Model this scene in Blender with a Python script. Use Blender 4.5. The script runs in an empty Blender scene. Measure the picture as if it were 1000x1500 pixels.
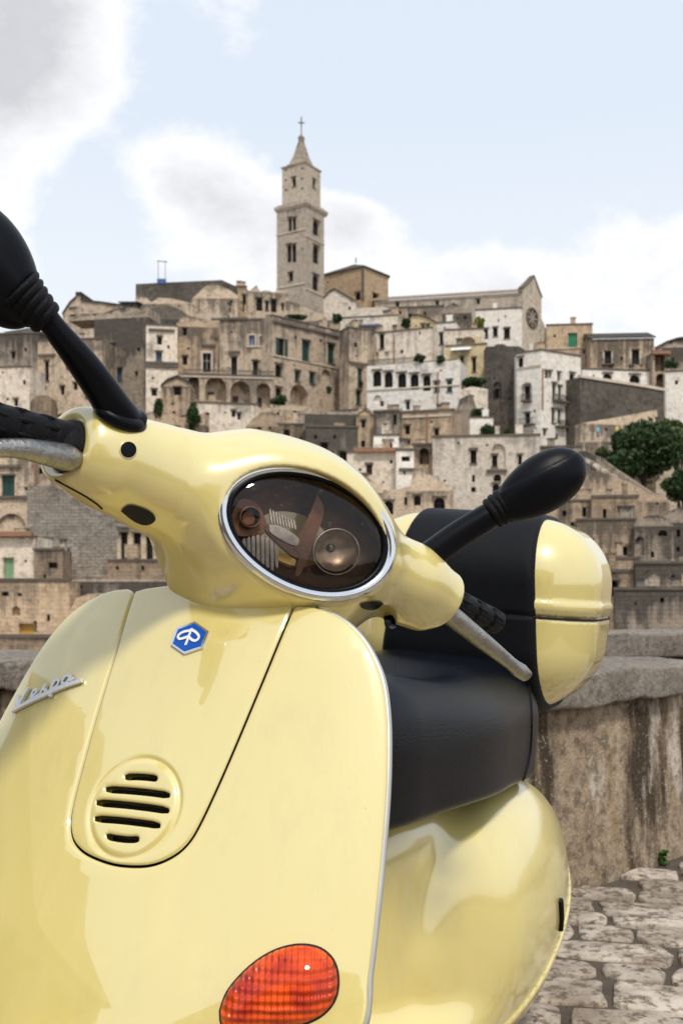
import bpy, bmesh, math, random
import numpy as np
from mathutils import Vector, Matrix
from mathutils.geometry import delaunay_2d_cdt
PI = math.pi
sc = bpy.context.scene
COL = sc.collection
rnd = random.Random(7)

# ------------------------------------------------------------------ camera
FPX, CX, CY, CAMH = 1500.0, 500.0, 860.0, 0.86      # focal length and horizon in photo pixels, eye height in metres
cam_data = bpy.data.cameras.new('camera')
cam = bpy.data.objects.new('camera', cam_data)
COL.objects.link(cam)
cam.location = (0, 0, CAMH)
cam.rotation_euler = (PI / 2, 0, 0)
cam_data.sensor_fit = 'VERTICAL'
cam_data.sensor_height = 36.0
cam_data.lens = 36.0 * FPX / 1500.0
cam_data.shift_y = (CY - 750.0) / 1500.0
cam_data.clip_start = 0.05
cam_data.clip_end = 6000
cam_data.dof.use_dof = True
cam_data.dof.focus_distance = 1.14
cam_data.dof.aperture_fstop = 13.0
sc.camera = cam

# ------------------------------------------------------------------ light
SUN_AZ, SUN_EL = math.radians(166), math.radians(56)  # azimuth from +Y towards +X
sd = bpy.data.lights.new('sun', 'SUN')
sd.energy = 2.3
sd.angle = math.radians(7)
sd.color = (1.0, 0.94, 0.84)
sun = bpy.data.objects.new('sun', sd)
COL.objects.link(sun)
sdir = Vector((math.sin(SUN_AZ) * math.cos(SUN_EL), math.cos(SUN_AZ) * math.cos(SUN_EL), math.sin(SUN_EL)))
sun.rotation_euler = (-sdir).to_track_quat('-Z', 'Y').to_euler()

world = bpy.data.worlds.new('World')
sc.world = world
world.use_nodes = True
WN = world.node_tree
WN.nodes.clear()
def wn(t, **k):
    n = WN.nodes.new(t)
    for a, b in k.items():
        setattr(n, a, b)
    return n
def mathn(nt, op, a, b=None, c=None, clamp=False):
    n = nt.nodes.new('ShaderNodeMath'); n.operation = op; n.use_clamp = clamp
    for i, v in enumerate((a, b, c)):
        if v is None: continue
        if isinstance(v, (int, float)): n.inputs[i].default_value = v
        else: nt.links.new(v, n.inputs[i])
    return n.outputs[0]
def ramp(nt, val, stops, interp='LINEAR'):
    n = nt.nodes.new('ShaderNodeValToRGB'); cr = n.color_ramp; cr.interpolation = interp
    while len(cr.elements) < len(stops): cr.elements.new(0.5)
    for e, (p, c) in zip(cr.elements, stops):
        e.position = p
        e.color = (c, c, c, 1) if isinstance(c, (int, float)) else (*c, 1)
    if val is not None: nt.links.new(val, n.inputs[0])
    return n.outputs[0]
def mixc(nt, fac, a, b, mode='MIX'):
    n = nt.nodes.new('ShaderNodeMix'); n.data_type = 'RGBA'; n.blend_type = mode
    for s, v in ((0, fac), (6, a), (7, b)):
        if isinstance(v, (int, float)): n.inputs[s].default_value = v
        elif isinstance(v, (tuple, list)): n.inputs[s].default_value = (*v[:3], 1)
        else: nt.links.new(v, n.inputs[s])
    return n.outputs[2]
def noise(nt, vec, scale, detail=4, rough=0.55, dim='3D', dist=0.0):
    n = nt.nodes.new('ShaderNodeTexNoise'); n.noise_dimensions = dim
    n.inputs['Scale'].default_value = scale; n.inputs['Detail'].default_value = detail
    n.inputs['Roughness'].default_value = rough; n.inputs['Distortion'].default_value = dist
    if vec is not None: nt.links.new(vec, n.inputs['Vector'])
    return n.outputs[0]
def mapping(nt, vec, scale=(1, 1, 1), loc=(0, 0, 0)):
    n = nt.nodes.new('ShaderNodeMapping')
    n.inputs['Scale'].default_value = scale; n.inputs['Location'].default_value = loc
    nt.links.new(vec, n.inputs['Vector'])
    return n.outputs[0]

sky = wn('ShaderNodeTexSky', sky_type='NISHITA')
sky.sun_disc = False
sky.sun_elevation = SUN_EL
sky.sun_rotation = SUN_AZ
sky.altitude = 400
sky.air_density = 1.0; sky.dust_density = 2.2; sky.ozone_density = 1.5
tc = wn('ShaderNodeTexCoord')
D = tc.outputs['Generated']
sep = wn('ShaderNodeSeparateXYZ'); WN.links.new(D, sep.inputs[0])
dx, dy, dz = sep.outputs
# cumulus: fbm noise over the sky dome plus a few heaps low in the north (the part in view)
nb = noise(WN, mapping(WN, D, (1, 1, 1.7), (3.1, 0.4, 1.3)), 2.1, 9, 0.6, dist=0.25)
nf = noise(WN, mapping(WN, D, (1, 1, 1.4)), 9.0, 7, 0.62)
def heap(x, z, rx, rz, amp):      # soft lobe round the direction (x, 1, z)
    l = math.sqrt(x * x + 1 + z * z)
    a = mathn(WN, 'MULTIPLY', mathn(WN, 'SUBTRACT', dx, x / l), 1 / rx)
    b = mathn(WN, 'MULTIPLY', mathn(WN, 'SUBTRACT', dz, z / l), 1 / rz)
    e = mathn(WN, 'ADD', mathn(WN, 'MULTIPLY', a, a), mathn(WN, 'MULTIPLY', b, b))
    g = mathn(WN, 'MULTIPLY', mathn(WN, 'EXPONENT', mathn(WN, 'MULTIPLY', e, -1.0)), amp)
    return mathn(WN, 'MULTIPLY', g, mathn(WN, 'GREATER_THAN', dy, 0.0))
dens = mathn(WN, 'ADD', mathn(WN, 'MULTIPLY', nb, 1.0), mathn(WN, 'MULTIPLY', mathn(WN, 'SUBTRACT', nf, 0.5), 0.62))
for h in ((-0.31, 0.565, 0.21, 0.085, 0.42), (-0.33, 0.44, 0.08, 0.10, 0.25), (-0.12, 0.41, 0.06, 0.045, 0.26), (-0.165, 0.40, 0.045, 0.04, 0.24), (-0.05, 0.37, 0.09, 0.06, 0.24), (0.02, 0.35, 0.05, 0.04, 0.2), (-0.09, 0.30, 0.09, 0.05, 0.2),
          (0.22, 0.30, 0.26, 0.07, 0.34), (-0.33, 0.32, 0.05, 0.04, 0.25), (-0.05, 0.565, 0.05, 0.02, 0.10),
          (0.16, 0.50, 0.22, 0.10, -0.45), (-0.17, 0.48, 0.07, 0.06, -0.30), (-0.245, 0.34, 0.035, 0.07, -0.25)):
    dens = mathn(WN, 'ADD', dens, heap(*h))
cl = ramp(WN, dens, [(0.0, 0.0), (0.55, 0.0), (0.70, 0.9), (1.0, 1.0)], 'EASE')
lit = ramp(WN, dens, [(0.0, (0.97, 0.98, 1.0)), (0.70, (1.0, 1.0, 1.0)), (0.86, (0.80, 0.805, 0.82)), (1.0, (0.60, 0.61, 0.635))])
lit2 = mixc(WN, mathn(WN, 'MULTIPLY', mathn(WN, 'SUBTRACT', nf, 0.4), 0.9, clamp=True), lit, (0.80, 0.82, 0.86))
CLOUD_V = 9.7
cloudcol = mixc(WN, 1.0, lit2, (CLOUD_V, CLOUD_V, CLOUD_V * 1.01), 'MULTIPLY')
# thin high haze veils the blue
hz = ramp(WN, dz, [(0.0, 1.0), (0.26, 0.85), (0.42, 0.12), (1.0, 0.0)])
veil = mixc(WN, 0.80, sky.outputs[0], mixc(WN, hz, (8.1, 9.0, 10.1), (9.6, 9.85, 10.1)))
skyc = mixc(WN, cl, veil, cloudcol)
bg = wn('ShaderNodeBackground'); bg.inputs['Strength'].default_value = 0.096
wo = wn('ShaderNodeOutputWorld')
WN.links.new(skyc, bg.inputs[0]); WN.links.new(bg.outputs[0], wo.inputs[0])

sc.view_settings.view_transform = 'Standard'
sc.view_settings.look = 'None'
sc.view_settings.exposure = 0.2
sc.view_settings.gamma = 1.0
sc.view_settings.use_curve_mapping = False
sc.cycles.use_denoising = True
sc.cycles.max_bounces = 8
sc.cycles.transparent_max_bounces = 16
sc.cycles.caustics_reflective = False
sc.cycles.caustics_refractive = False

# ------------------------------------------------------------------ helpers
def pt(px, py, d):
    """point seen at photo pixel (px, py) at distance d along the view axis"""
    return np.array([(px - CX) / FPX * d, d, CAMH + (CY - py) / FPX * d])

def link_mesh(name, verts, faces, mat, parent=None, smooth=True, origin=None):
    me = bpy.data.meshes.new(name)
    o = np.zeros(3) if origin is None else np.asarray(origin, float)
    me.from_pydata([tuple(np.asarray(v, float) - o) for v in verts], [], faces)
    me.update()
    mats = mat if isinstance(mat, (list, tuple)) else [mat]
    for m in mats: me.materials.append(m)
    if smooth: me.polygons.foreach_set('use_smooth', [True] * len(me.polygons))
    ob = bpy.data.objects.new(name, me)
    COL.objects.link(ob)
    if parent is not None:
        ob.parent = parent
        if origin is None:
            ob.location = tuple(-np.array(parent.matrix_basis.translation)) if parent.parent is None else (0, 0, 0)
    elif origin is not None:
        ob.location = tuple(o)
    return ob

def tag(o, label=None, cat=None, group=None, kind=None):
    if label: o['label'] = label
    if cat: o['category'] = cat
    if group: o['group'] = group
    if kind: o['kind'] = kind
    return o

def empty(name, loc):
    e = bpy.data.objects.new(name, None)
    e.empty_display_size = 0.2
    COL.objects.link(e)
    e.location = tuple(float(v) for v in loc)
    return e

# ---- materials
def new_mat(name):
    m = bpy.data.materials.new(name); m.use_nodes = True
    nt = m.node_tree
    b = nt.nodes['Principled BSDF']
    return m, nt, b
def setb(b, **k):
    names = dict(color='Base Color', rough='Roughness', metal='Metallic', coat='Coat Weight', coatr='Coat Roughness', spec='Specular IOR Level', trans='Transmission Weight', ior='IOR', emis='Emission Strength', ecol='Emission Color', alpha='Alpha', sub='Subsurface Weight')
    for a, v in k.items():
        s = b.inputs[names[a]]
        s.default_value = (*v, 1) if isinstance(v, tuple) and len(v) == 3 else v
def plain(name, color, rough=0.5, metal=0.0, var=0.12, scale=20.0, bump=0.0, bscale=80.0, **k):
    """principled material with some mottling and fine relief"""
    m, nt, b = new_mat(name)
    setb(b, color=color, rough=rough, metal=metal, **k)
    t = nt.nodes.new('ShaderNodeTexCoord')
    if var > 0:
        n = noise(nt, t.outputs['Object'], scale, 5, 0.6)
        c = mixc(nt, n, tuple(max(0, x * (1 - var * 1.6)) for x in color), tuple(min(1, x * (1 + var * 1.6)) for x in color))
        nt.links.new(c, b.inputs['Base Color'])
        r = mathn(nt, 'ADD', rough - 0.08, mathn(nt, 'MULTIPLY', n, 0.16), clamp=True)
        nt.links.new(r, b.inputs['Roughness'])
    if bump > 0:
        n2 = noise(nt, t.outputs['Object'], bscale, 4, 0.6)
        bp = nt.nodes.new('ShaderNodeBump'); bp.inputs['Strength'].default_value = bump; bp.inputs['Distance'].default_value = 0.01
        nt.links.new(n2, bp.inputs['Height']); nt.links.new(bp.outputs[0], b.inputs['Normal'])
    return m

# ---- implicit surfaces: smooth blends of simple solids, polygonised with surface nets
def smin(a, b, k):
    h = np.clip(0.5 + 0.5 * (b - a) / k, 0, 1)
    return b * (1 - h) + a * h - k * h * (1 - h)
def smax(a, b, k):
    return -smin(-a, -b, k)
def s_capsule(P, a, b, ra, rb):
    a = np.asarray(a, np.float32); b = np.asarray(b, np.float32)
    ab = b - a; t = np.clip(((P - a) @ ab) / (ab @ ab), 0, 1)
    return np.linalg.norm(P - a - t[..., None] * ab, axis=-1) - (ra + t * (rb - ra))
def s_ellipsoid(P, c, r, R=None):
    q = P - np.asarray(c, np.float32)
    if R is not None: q = q @ np.asarray(R, np.float32)          # columns of R: the axes
    r = np.asarray(r, np.float32)
    k0 = np.linalg.norm(q / r, axis=-1); k1 = np.linalg.norm(q / (r * r), axis=-1) + 1e-9
    return k0 * (k0 - 1) / k1
def s_box(P, c, h, rad, R=None):
    q = P - np.asarray(c, np.float32)
    if R is not None: q = q @ np.asarray(R, np.float32)
    q = np.abs(q) - (np.asarray(h, np.float32) - rad)
    return np.linalg.norm(np.maximum(q, 0), axis=-1) + np.minimum(q.max(axis=-1), 0) - rad

def nets(fn, lo, hi, res):
    lo = np.asarray(lo, float); hi = np.asarray(hi, float)
    n = np.maximum(4, np.ceil((hi - lo) / res).astype(int)) + 1
    ax = [lo[i] + np.arange(n[i]) * res for i in range(3)]
    V = np.empty(n, np.float32)
    Y, Z = np.meshgrid(ax[1], ax[2], indexing='ij')
    step = max(1, int(400000 / (n[1] * n[2])))
    for i in range(0, n[0], step):
        xs = ax[0][i:i + step]
        P = np.empty((len(xs), n[1], n[2], 3), np.float32)
        P[..., 0] = xs[:, None, None]; P[..., 1] = Y; P[..., 2] = Z
        V[i:i + step] = fn(P)
    ins = V < 0
    cs = np.zeros(n - 1, np.int16)
    offs = [(a, b, c) for a in (0, 1) for b in (0, 1) for c in (0, 1)]
    m = n - 1
    for a, b, c in offs:
        cs += ins[a:a + m[0], b:b + m[1], c:c + m[2]]
    act = (cs > 0) & (cs < 8)
    idx = np.argwhere(act)
    cid = -np.ones(m, np.int64); cid[act] = np.arange(len(idx))
    acc = np.zeros((len(idx), 3)); cnt = np.zeros(len(idx))
    for a in offs:
        for k in range(3):
            if a[k]: continue
            b = list(a); b[k] = 1
            ia = idx + a; ib = idx + b
            va = V[ia[:, 0], ia[:, 1], ia[:, 2]]; vb = V[ib[:, 0], ib[:, 1], ib[:, 2]]
            cr = (va < 0) != (vb < 0)
            t = np.where(cr, va / np.where(cr, va - vb, 1), 0)
            p = ia + np.zeros(3); p[:, k] += t
            acc[cr] += p[cr]; cnt[cr] += 1
    verts = lo + acc / cnt[:, None] * res
    for _ in range(3):                                   # pull the vertices onto the true surface
        p = verts.astype(np.float32); e = res * 0.25
        d = fn(p); g = np.stack([fn(p + np.eye(3, dtype=np.float32)[k] * e) - fn(p - np.eye(3, dtype=np.float32)[k] * e) for k in range(3)], -1) / (2 * e)
        g2 = (g * g).sum(-1); st = (d / np.maximum(g2, 0.2))[:, None] * g
        ln = np.linalg.norm(st, axis=-1, keepdims=True)
        verts = verts - st * np.minimum(1, 0.6 * res / np.maximum(ln, 1e-9))
    quads = []
    for k in range(3):
        i, j = [(1, 2), (2, 0), (0, 1)][k]
        sl0 = [slice(None)] * 3; sl1 = [slice(None)] * 3
        sl0[k] = slice(0, n[k] - 1); sl1[k] = slice(1, n[k])
        a = ins[tuple(sl0)]; b = ins[tuple(sl1)]
        e = np.argwhere(a != b)
        ok = (e[:, i] > 0) & (e[:, j] > 0) & (e[:, i] < n[i] - 1) & (e[:, j] < n[j] - 1)
        e = e[ok]
        def c(di, dj):
            q = e.copy(); q[:, i] -= di; q[:, j] -= dj
            return cid[q[:, 0], q[:, 1], q[:, 2]]
        Q = np.stack([c(1, 1), c(0, 1), c(0, 0), c(1, 0)], -1)
        fl = ~a[e[:, 0], e[:, 1], e[:, 2]]
        Q[fl] = Q[fl][:, ::-1]
        quads.append(Q)
    return verts, np.concatenate(quads).tolist()

def sweep(path, radii, seg=14, flat=None, up=(0, 0, 1), caps=True, closed=False):
    """tube along a path; radii one per point; flat = (side, up) scale"""
    P = [Vector(p) for p in path]; n = len(P)
    V = []; Fc = []
    sx, sy = flat or (1, 1)
    up = Vector(up)
    for i in range(n):
        if closed: t = P[(i + 1) % n] - P[i - 1]
        else: t = P[min(i + 1, n - 1)] - P[max(i - 1, 0)]
        t.normalize()
        s = t.cross(up)
        if s.length < 1e-4: s = t.orthogonal()
        s.normalize(); w = s.cross(t)
        r = radii[i] if isinstance(radii, (list, tuple, np.ndarray)) else radii
        for k in range(seg):
            a = 2 * PI * k / seg
            V.append(tuple(P[i] + s * (math.cos(a) * r * sx) + w * (math.sin(a) * r * sy)))
    for i in range(n if closed else n - 1):
        for k in range(seg):
            a = i * seg + k; b = i * seg + (k + 1) % seg; c = ((i + 1) % n) * seg
            Fc.append((a, b, c + (k + 1) % seg, c + k))
    if caps and not closed:
        Fc.append(tuple(range(seg))[::-1]); Fc.append(tuple(range((n - 1) * seg, n * seg)))
    return V, Fc

def spline(pts, n):
    """Catmull-Rom through pts (any dimension)"""
    p = np.asarray(pts, float); p = np.vstack([2 * p[0] - p[1], p, 2 * p[-1] - p[-2]])
    out = []
    m = len(p) - 3
    for i in range(n):
        x = i / (n - 1) * m; k = min(int(x), m - 1); t = x - k
        a, b, c, d = p[k:k + 4]
        out.append(0.5 * ((2 * b) + (c - a) * t + (2 * a - 5 * b + 4 * c - d) * t * t + (3 * b - a - 3 * c + d) * t ** 3))
    return np.array(out)
def join(*parts):
    V = []; Fc = []
    for v, f in parts:
        o = len(V); V += [tuple(x) for x in v]; Fc += [tuple(i + o for i in q) for q in f]
    return V, Fc
# ================================================================== the scooter
K = 0.927                                                # metres per model unit of the scooter
psi, lam = math.radians(23.5), math.radians(4.6)         # heading and lean on its side stand
bF = np.array([-math.sin(psi), -math.cos(psi), 0.0])
bL0 = np.array([math.cos(psi), -math.sin(psi), 0.0]); bZ = np.array([0, 0, 1.0])
bL = math.cos(lam) * bL0 - math.sin(lam) * bZ
bU = math.cos(lam) * bZ + math.sin(lam) * bL0
bO = pt(195, 1182, 1.1 * K)
EYE = np.array([0, 0, CAMH])
def B(l, u, f): return bO + K * (l * bL + u * bU + f * bF)
def S(px, py, d): return pt(px, py, d * K)
def rp(r, d): return r * d * K / FPX

m_paint, nt, b = new_mat('cream_yellow_paint')
t = nt.nodes.new('ShaderNodeTexCoord')
n1 = noise(nt, t.outputs['Object'], 3.0, 5, 0.6)
n2 = noise(nt, t.outputs['Object'], 160.0, 3, 0.7)
c = mixc(nt, n1, (0.725, 0.598, 0.20), (0.765, 0.648, 0.245))
speck = ramp(nt, n2, [(0.0, 1.0), (0.25, 1.0), (0.29, 0.0), (1.0, 0.0)])
c = mixc(nt, mathn(nt, 'MULTIPLY', speck, 0.35), c, (0.30, 0.22, 0.08))
c = mixc(nt, mathn(nt, 'MULTIPLY', ramp(nt, noise(nt, mapping(nt, t.outputs['Object'], (9, 9, 1.2)), 2.2, 6, 0.7), [(0, 0), (0.52, 0), (0.75, 1), (1, 1)]), 0.16), c, (0.42, 0.34, 0.16))
nt.links.new(c, b.inputs['Base Color'])
setb(b, rough=0.28, coat=1.0, coatr=0.025, spec=0.5)
b.inputs['Coat IOR'].default_value = 2.2
nt.links.new(mathn(nt, 'ADD', 0.22, mathn(nt, 'MULTIPLY', n1, 0.16)), b.inputs['Roughness'])
nt.links.new(mathn(nt, 'MULTIPLY', noise(nt, t.outputs['Object'], 8.0, 6, 0.7), 0.07), b.inputs['Coat Roughness'])
wob = nt.nodes.new('ShaderNodeBump'); wob.inputs['Strength'].default_value = 0.012; wob.inputs['Distance'].default_value = 0.02
nt.links.new(noise(nt, t.outputs['Object'], 5.0, 0, 0.5), wob.inputs['Height']); nt.links.new(wob.outputs[0], b.inputs['Coat Normal'])
m_paint2 = m_paint.copy(); m_paint2.name = 'cream_yellow_paint_dusty'          # bodywork with a duller, dusty lacquer
for l in list(m_paint2.node_tree.links):
    if l.to_socket.name == 'Coat Roughness': m_paint2.node_tree.links.remove(l)
m_paint2.node_tree.nodes['Principled BSDF'].inputs['Coat Roughness'].default_value = 0.13
m_black = plain('black_plastic', (0.003, 0.0034, 0.0055), 0.34, var=0.2, bump=0.08, bscale=900, spec=0.14)
m_rubber = plain('black_rubber', (0.005, 0.005, 0.007), 0.5, var=0.25, scale=60, bump=0.3, bscale=500, spec=0.15)
m_seat = plain('black_leatherette', (0.003, 0.0042, 0.008), 0.24, var=0.2, scale=30, bump=0.22, bscale=330, spec=0.36)
m_pad = plain('black_soft_vinyl', (0.004, 0.0045, 0.0065), 0.5, var=0.2, scale=14, bump=0.25, bscale=600, spec=0.14)
m_chrome = plain('chrome', (0.75, 0.76, 0.78), 0.14, 1.0, var=0.08, scale=60)
m_alloy = plain('worn_alloy', (0.34, 0.33, 0.31), 0.33, 1.0, var=0.4, scale=70, bump=0.25, bscale=220)
m_trim = plain('grey_trim', (0.50, 0.49, 0.46), 0.35, 0.6, var=0.1)
m_dark = plain('dark_gap', (0.006, 0.006, 0.007), 0.8, var=0.0)
m_blue = plain('blue_enamel', (0.004, 0.085, 0.46), 0.35, var=0.1, scale=120, coat=0.25, coatr=0.05, spec=0.2)
m_white = plain('white_enamel', (0.82, 0.83, 0.84), 0.3, var=0.03)
m_brown = plain('brown_reflector', (0.17, 0.095, 0.058), 0.4, 0.2, var=0.45, scale=40, coat=0.3)
m_bronze = plain('rusty_bracket', (0.19, 0.088, 0.046), 0.4, 0.3, var=0.4, scale=50)
m_steel = plain('silvered_reflector', (0.74, 0.66, 0.55), 0.45, 0.25, var=0.5, scale=160)
m_lampb = plain('dusty_lamp_bowl', (0.42, 0.34, 0.26), 0.4, 0.4, var=0.62, scale=75)
m_tyre = plain('tyre_rubber', (0.02, 0.02, 0.02), 0.8, var=0.2)

# tinted headlight glass: a thin clear cover that reflects the sky
m_glass, nt, b = new_mat('smoked_headlight_glass')
nt.nodes.remove(b)
tr = nt.nodes.new('ShaderNodeBsdfTransparent'); tr.inputs[0].default_value = (0.90, 0.83, 0.76, 1)
gl = nt.nodes.new('ShaderNodeBsdfGlossy'); gl.inputs['Roughness'].default_value = 0.03
t = nt.nodes.new('ShaderNodeTexCoord')
dust = ramp(nt, noise(nt, t.outputs['Object'], 210, 4, 0.75), [(0, 0), (0.6, 0), (0.72, 0.5), (1, 0.8)])
df = nt.nodes.new('ShaderNodeBsdfDiffuse'); df.inputs[0].default_value = (0.30, 0.22, 0.15, 1)
fr = nt.nodes.new('ShaderNodeFresnel'); fr.inputs[0].default_value = 1.45
m1 = nt.nodes.new('ShaderNodeMixShader'); m2 = nt.nodes.new('ShaderNodeMixShader')
nt.links.new(mathn(nt, 'MULTIPLY', dust, 0.6), m1.inputs[0]); nt.links.new(tr.outputs[0], m1.inputs[1]); nt.links.new(df.outputs[0], m1.inputs[2])
nt.links.new(fr.outputs[0], m2.inputs[0]); nt.links.new(m1.outputs[0], m2.inputs[1]); nt.links.new(gl.outputs[0], m2.inputs[2])
nt.links.new(m2.outputs[0], nt.nodes['Material Output'].inputs[0])

# orange lens with moulded prisms
m_orange, nt, b = new_mat('orange_lens')
t = nt.nodes.new('ShaderNodeTexCoord')
n1 = noise(nt, t.outputs['Object'], 30, 3, 0.5)
c = mixc(nt, ramp(nt, n1, [(0, 0), (0.42, 0), (0.62, 1), (1, 1)]), (0.86, 0.080, 0.001), (0.48, 0.018, 0.001))
nt.links.new(c, b.inputs['Base Color'])
setb(b, rough=0.2, coat=0.5, coatr=0.03, spec=0.3)
w1 = nt.nodes.new('ShaderNodeTexWave'); w1.inputs['Scale'].default_value = 55; w1.bands_direction = 'X'; w1.inputs['Distortion'].default_value = 1.0
w2 = nt.nodes.new('ShaderNodeTexWave'); w2.inputs['Scale'].default_value = 40; w2.bands_direction = 'Z'; w2.inputs['Distortion'].default_value = 1.5
nt.links.new(t.outputs['Object'], w1.inputs[0]); nt.links.new(t.outputs['Object'], w2.inputs[0])
bp = nt.nodes.new('ShaderNodeBump'); bp.inputs['Strength'].default_value = 0.7; bp.inputs['Distance'].default_value = 0.003
nt.links.new(mathn(nt, 'ADD', w1.outputs[1], w2.outputs[1]), bp.inputs['Height']); nt.links.new(bp.outputs[0], b.inputs['Normal'])

base = B(0, -0.7, -0.55)
SC = empty('motor_scooter', (base[0], base[1], 0))
tag(SC, 'cream yellow motor scooter with black seat and top box, parked in the foreground', 'scooter')
def part(name, vf, mat, smooth=True, parent=None, label=None):
    o = link_mesh(name, vf[0], vf[1], mat, parent or SC, smooth)
    if label: o['label'] = label
    return o
def sdf_part(name, fn, lo, hi, res, mat, local=True, **k):
    v, q = nets(fn, lo, hi, res)
    e = 0.004; p = v.astype(np.float32); I3 = np.eye(3, dtype=np.float32) * e
    g = np.stack([fn(p + I3[i]) - fn(p - I3[i]) for i in range(3)], -1).astype(float)
    if local:
        v = bO + K * (v[:, :1] * bL + v[:, 1:2] * bU + v[:, 2:] * bF)
        g = g[:, :1] * bL + g[:, 1:2] * bU + g[:, 2:] * bF
    o = part(name, (v, q), mat, **k)
    g /= np.linalg.norm(g, axis=1)[:, None] + 1e-9
    if mat in (m_paint2, m_seat): o.data.normals_split_custom_set_from_vertices([tuple(x) for x in g])      # exact surface normals
    return o

# ---------------------------------------------------------------- leg shield: curved sheet metal
RHO = math.tan(math.radians(28.3))
VENT_R = 0.0535
def surf(l, u):
    l = np.asarray(l, float); u = np.asarray(u, float)
    lo = np.maximum(0, -0.12 - u)
    f = -RHO * u - 0.70 * l * l - 1.0 * l ** 4
    f = f - 0.55 * lo * lo * 1.6                       # steeper towards the floor
    f = f - 2.2 * np.maximum(0, u - 0.165) ** 2
    return f
def hit(px, py, sf=surf):
    d = pt(px, py, 1.0) - EYE
    ts = np.linspace(0.7, 1.7, 2500)
    P = (EYE + ts[:, None] * d - bO) / K
    g = P @ bF - sf(P @ bL, P @ bU)
    i = int(np.argmax(g < 0)) if (g < 0).any() else int(np.argmin(np.abs(g)))
    return np.array([P[i] @ bL, P[i] @ bU])
def normal_lu(l, u):
    e = 1e-4
    return ((surf(l + e, u) - surf(l - e, u)) / (2 * e), (surf(l, u + e) - surf(l, u - e)) / (2 * e))
def on_shield(q, h=0.0):
    """(l, u) points raised h above the shield"""
    q = np.atleast_2d(q); l, u = q[:, 0], q[:, 1]
    a, c = normal_lu(l, u); n = np.stack([-a, -c, np.ones_like(a)], -1); n /= np.linalg.norm(n, axis=1)[:, None]
    h = np.broadcast_to(h, l.shape)
    l2, u2, f2 = l + n[:, 0] * h, u + n[:, 1] * h, surf(l, u) + n[:, 2] * h
    return bO + K * (l2[:, None] * bL + u2[:, None] * bU + f2[:, None] * bF)
def resample(poly, step, closed=True):
    p = np.asarray(poly, float); p = np.vstack([p, p[:1]]) if closed else p
    s = np.r_[0, np.cumsum(np.linalg.norm(np.diff(p, axis=0), axis=1))]
    n = max(8, int(s[-1] / step))
    x = np.linspace(0, s[-1], n + (0 if closed else 1), endpoint=not closed)
    return np.stack([np.interp(x, s, p[:, 0]), np.interp(x, s, p[:, 1])], -1)
def area(p): return 0.5 * np.sum(p[:, 0] * np.roll(p[:, 1], -1) - np.roll(p[:, 0], -1) * p[:, 1])
def inside(pts, poly):
    x, y = pts[:, 0], pts[:, 1]; r = np.zeros(len(pts), bool)
    for (x1, y1), (x2, y2) in zip(poly, np.roll(poly, -1, axis=0)):
        c = (y1 > y) != (y2 > y)
        r ^= c & (x < (x2 - x1) * (y - y1) / (y2 - y1 + 1e-15) + x1)
    return r
def seg_dist(pts, poly):
    d = np.full(len(pts), 9.0)
    for a, c in zip(poly, np.roll(poly, -1, axis=0)):
        e = c - a; t = np.clip(((pts - a) @ e) / (e @ e + 1e-15), 0, 1)
        d = np.minimum(d, np.linalg.norm(pts - a - t[:, None] * e, axis=1))
    return d
def offset(poly, d):
    """ring moved d towards the inside (poly is counter-clockwise)"""
    t = np.roll(poly, -1, axis=0) - np.roll(poly, 1, axis=0); t /= np.linalg.norm(t, axis=1)[:, None] + 1e-12
    return poly + d * np.stack([-t[:, 1], t[:, 0]], -1)
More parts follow.
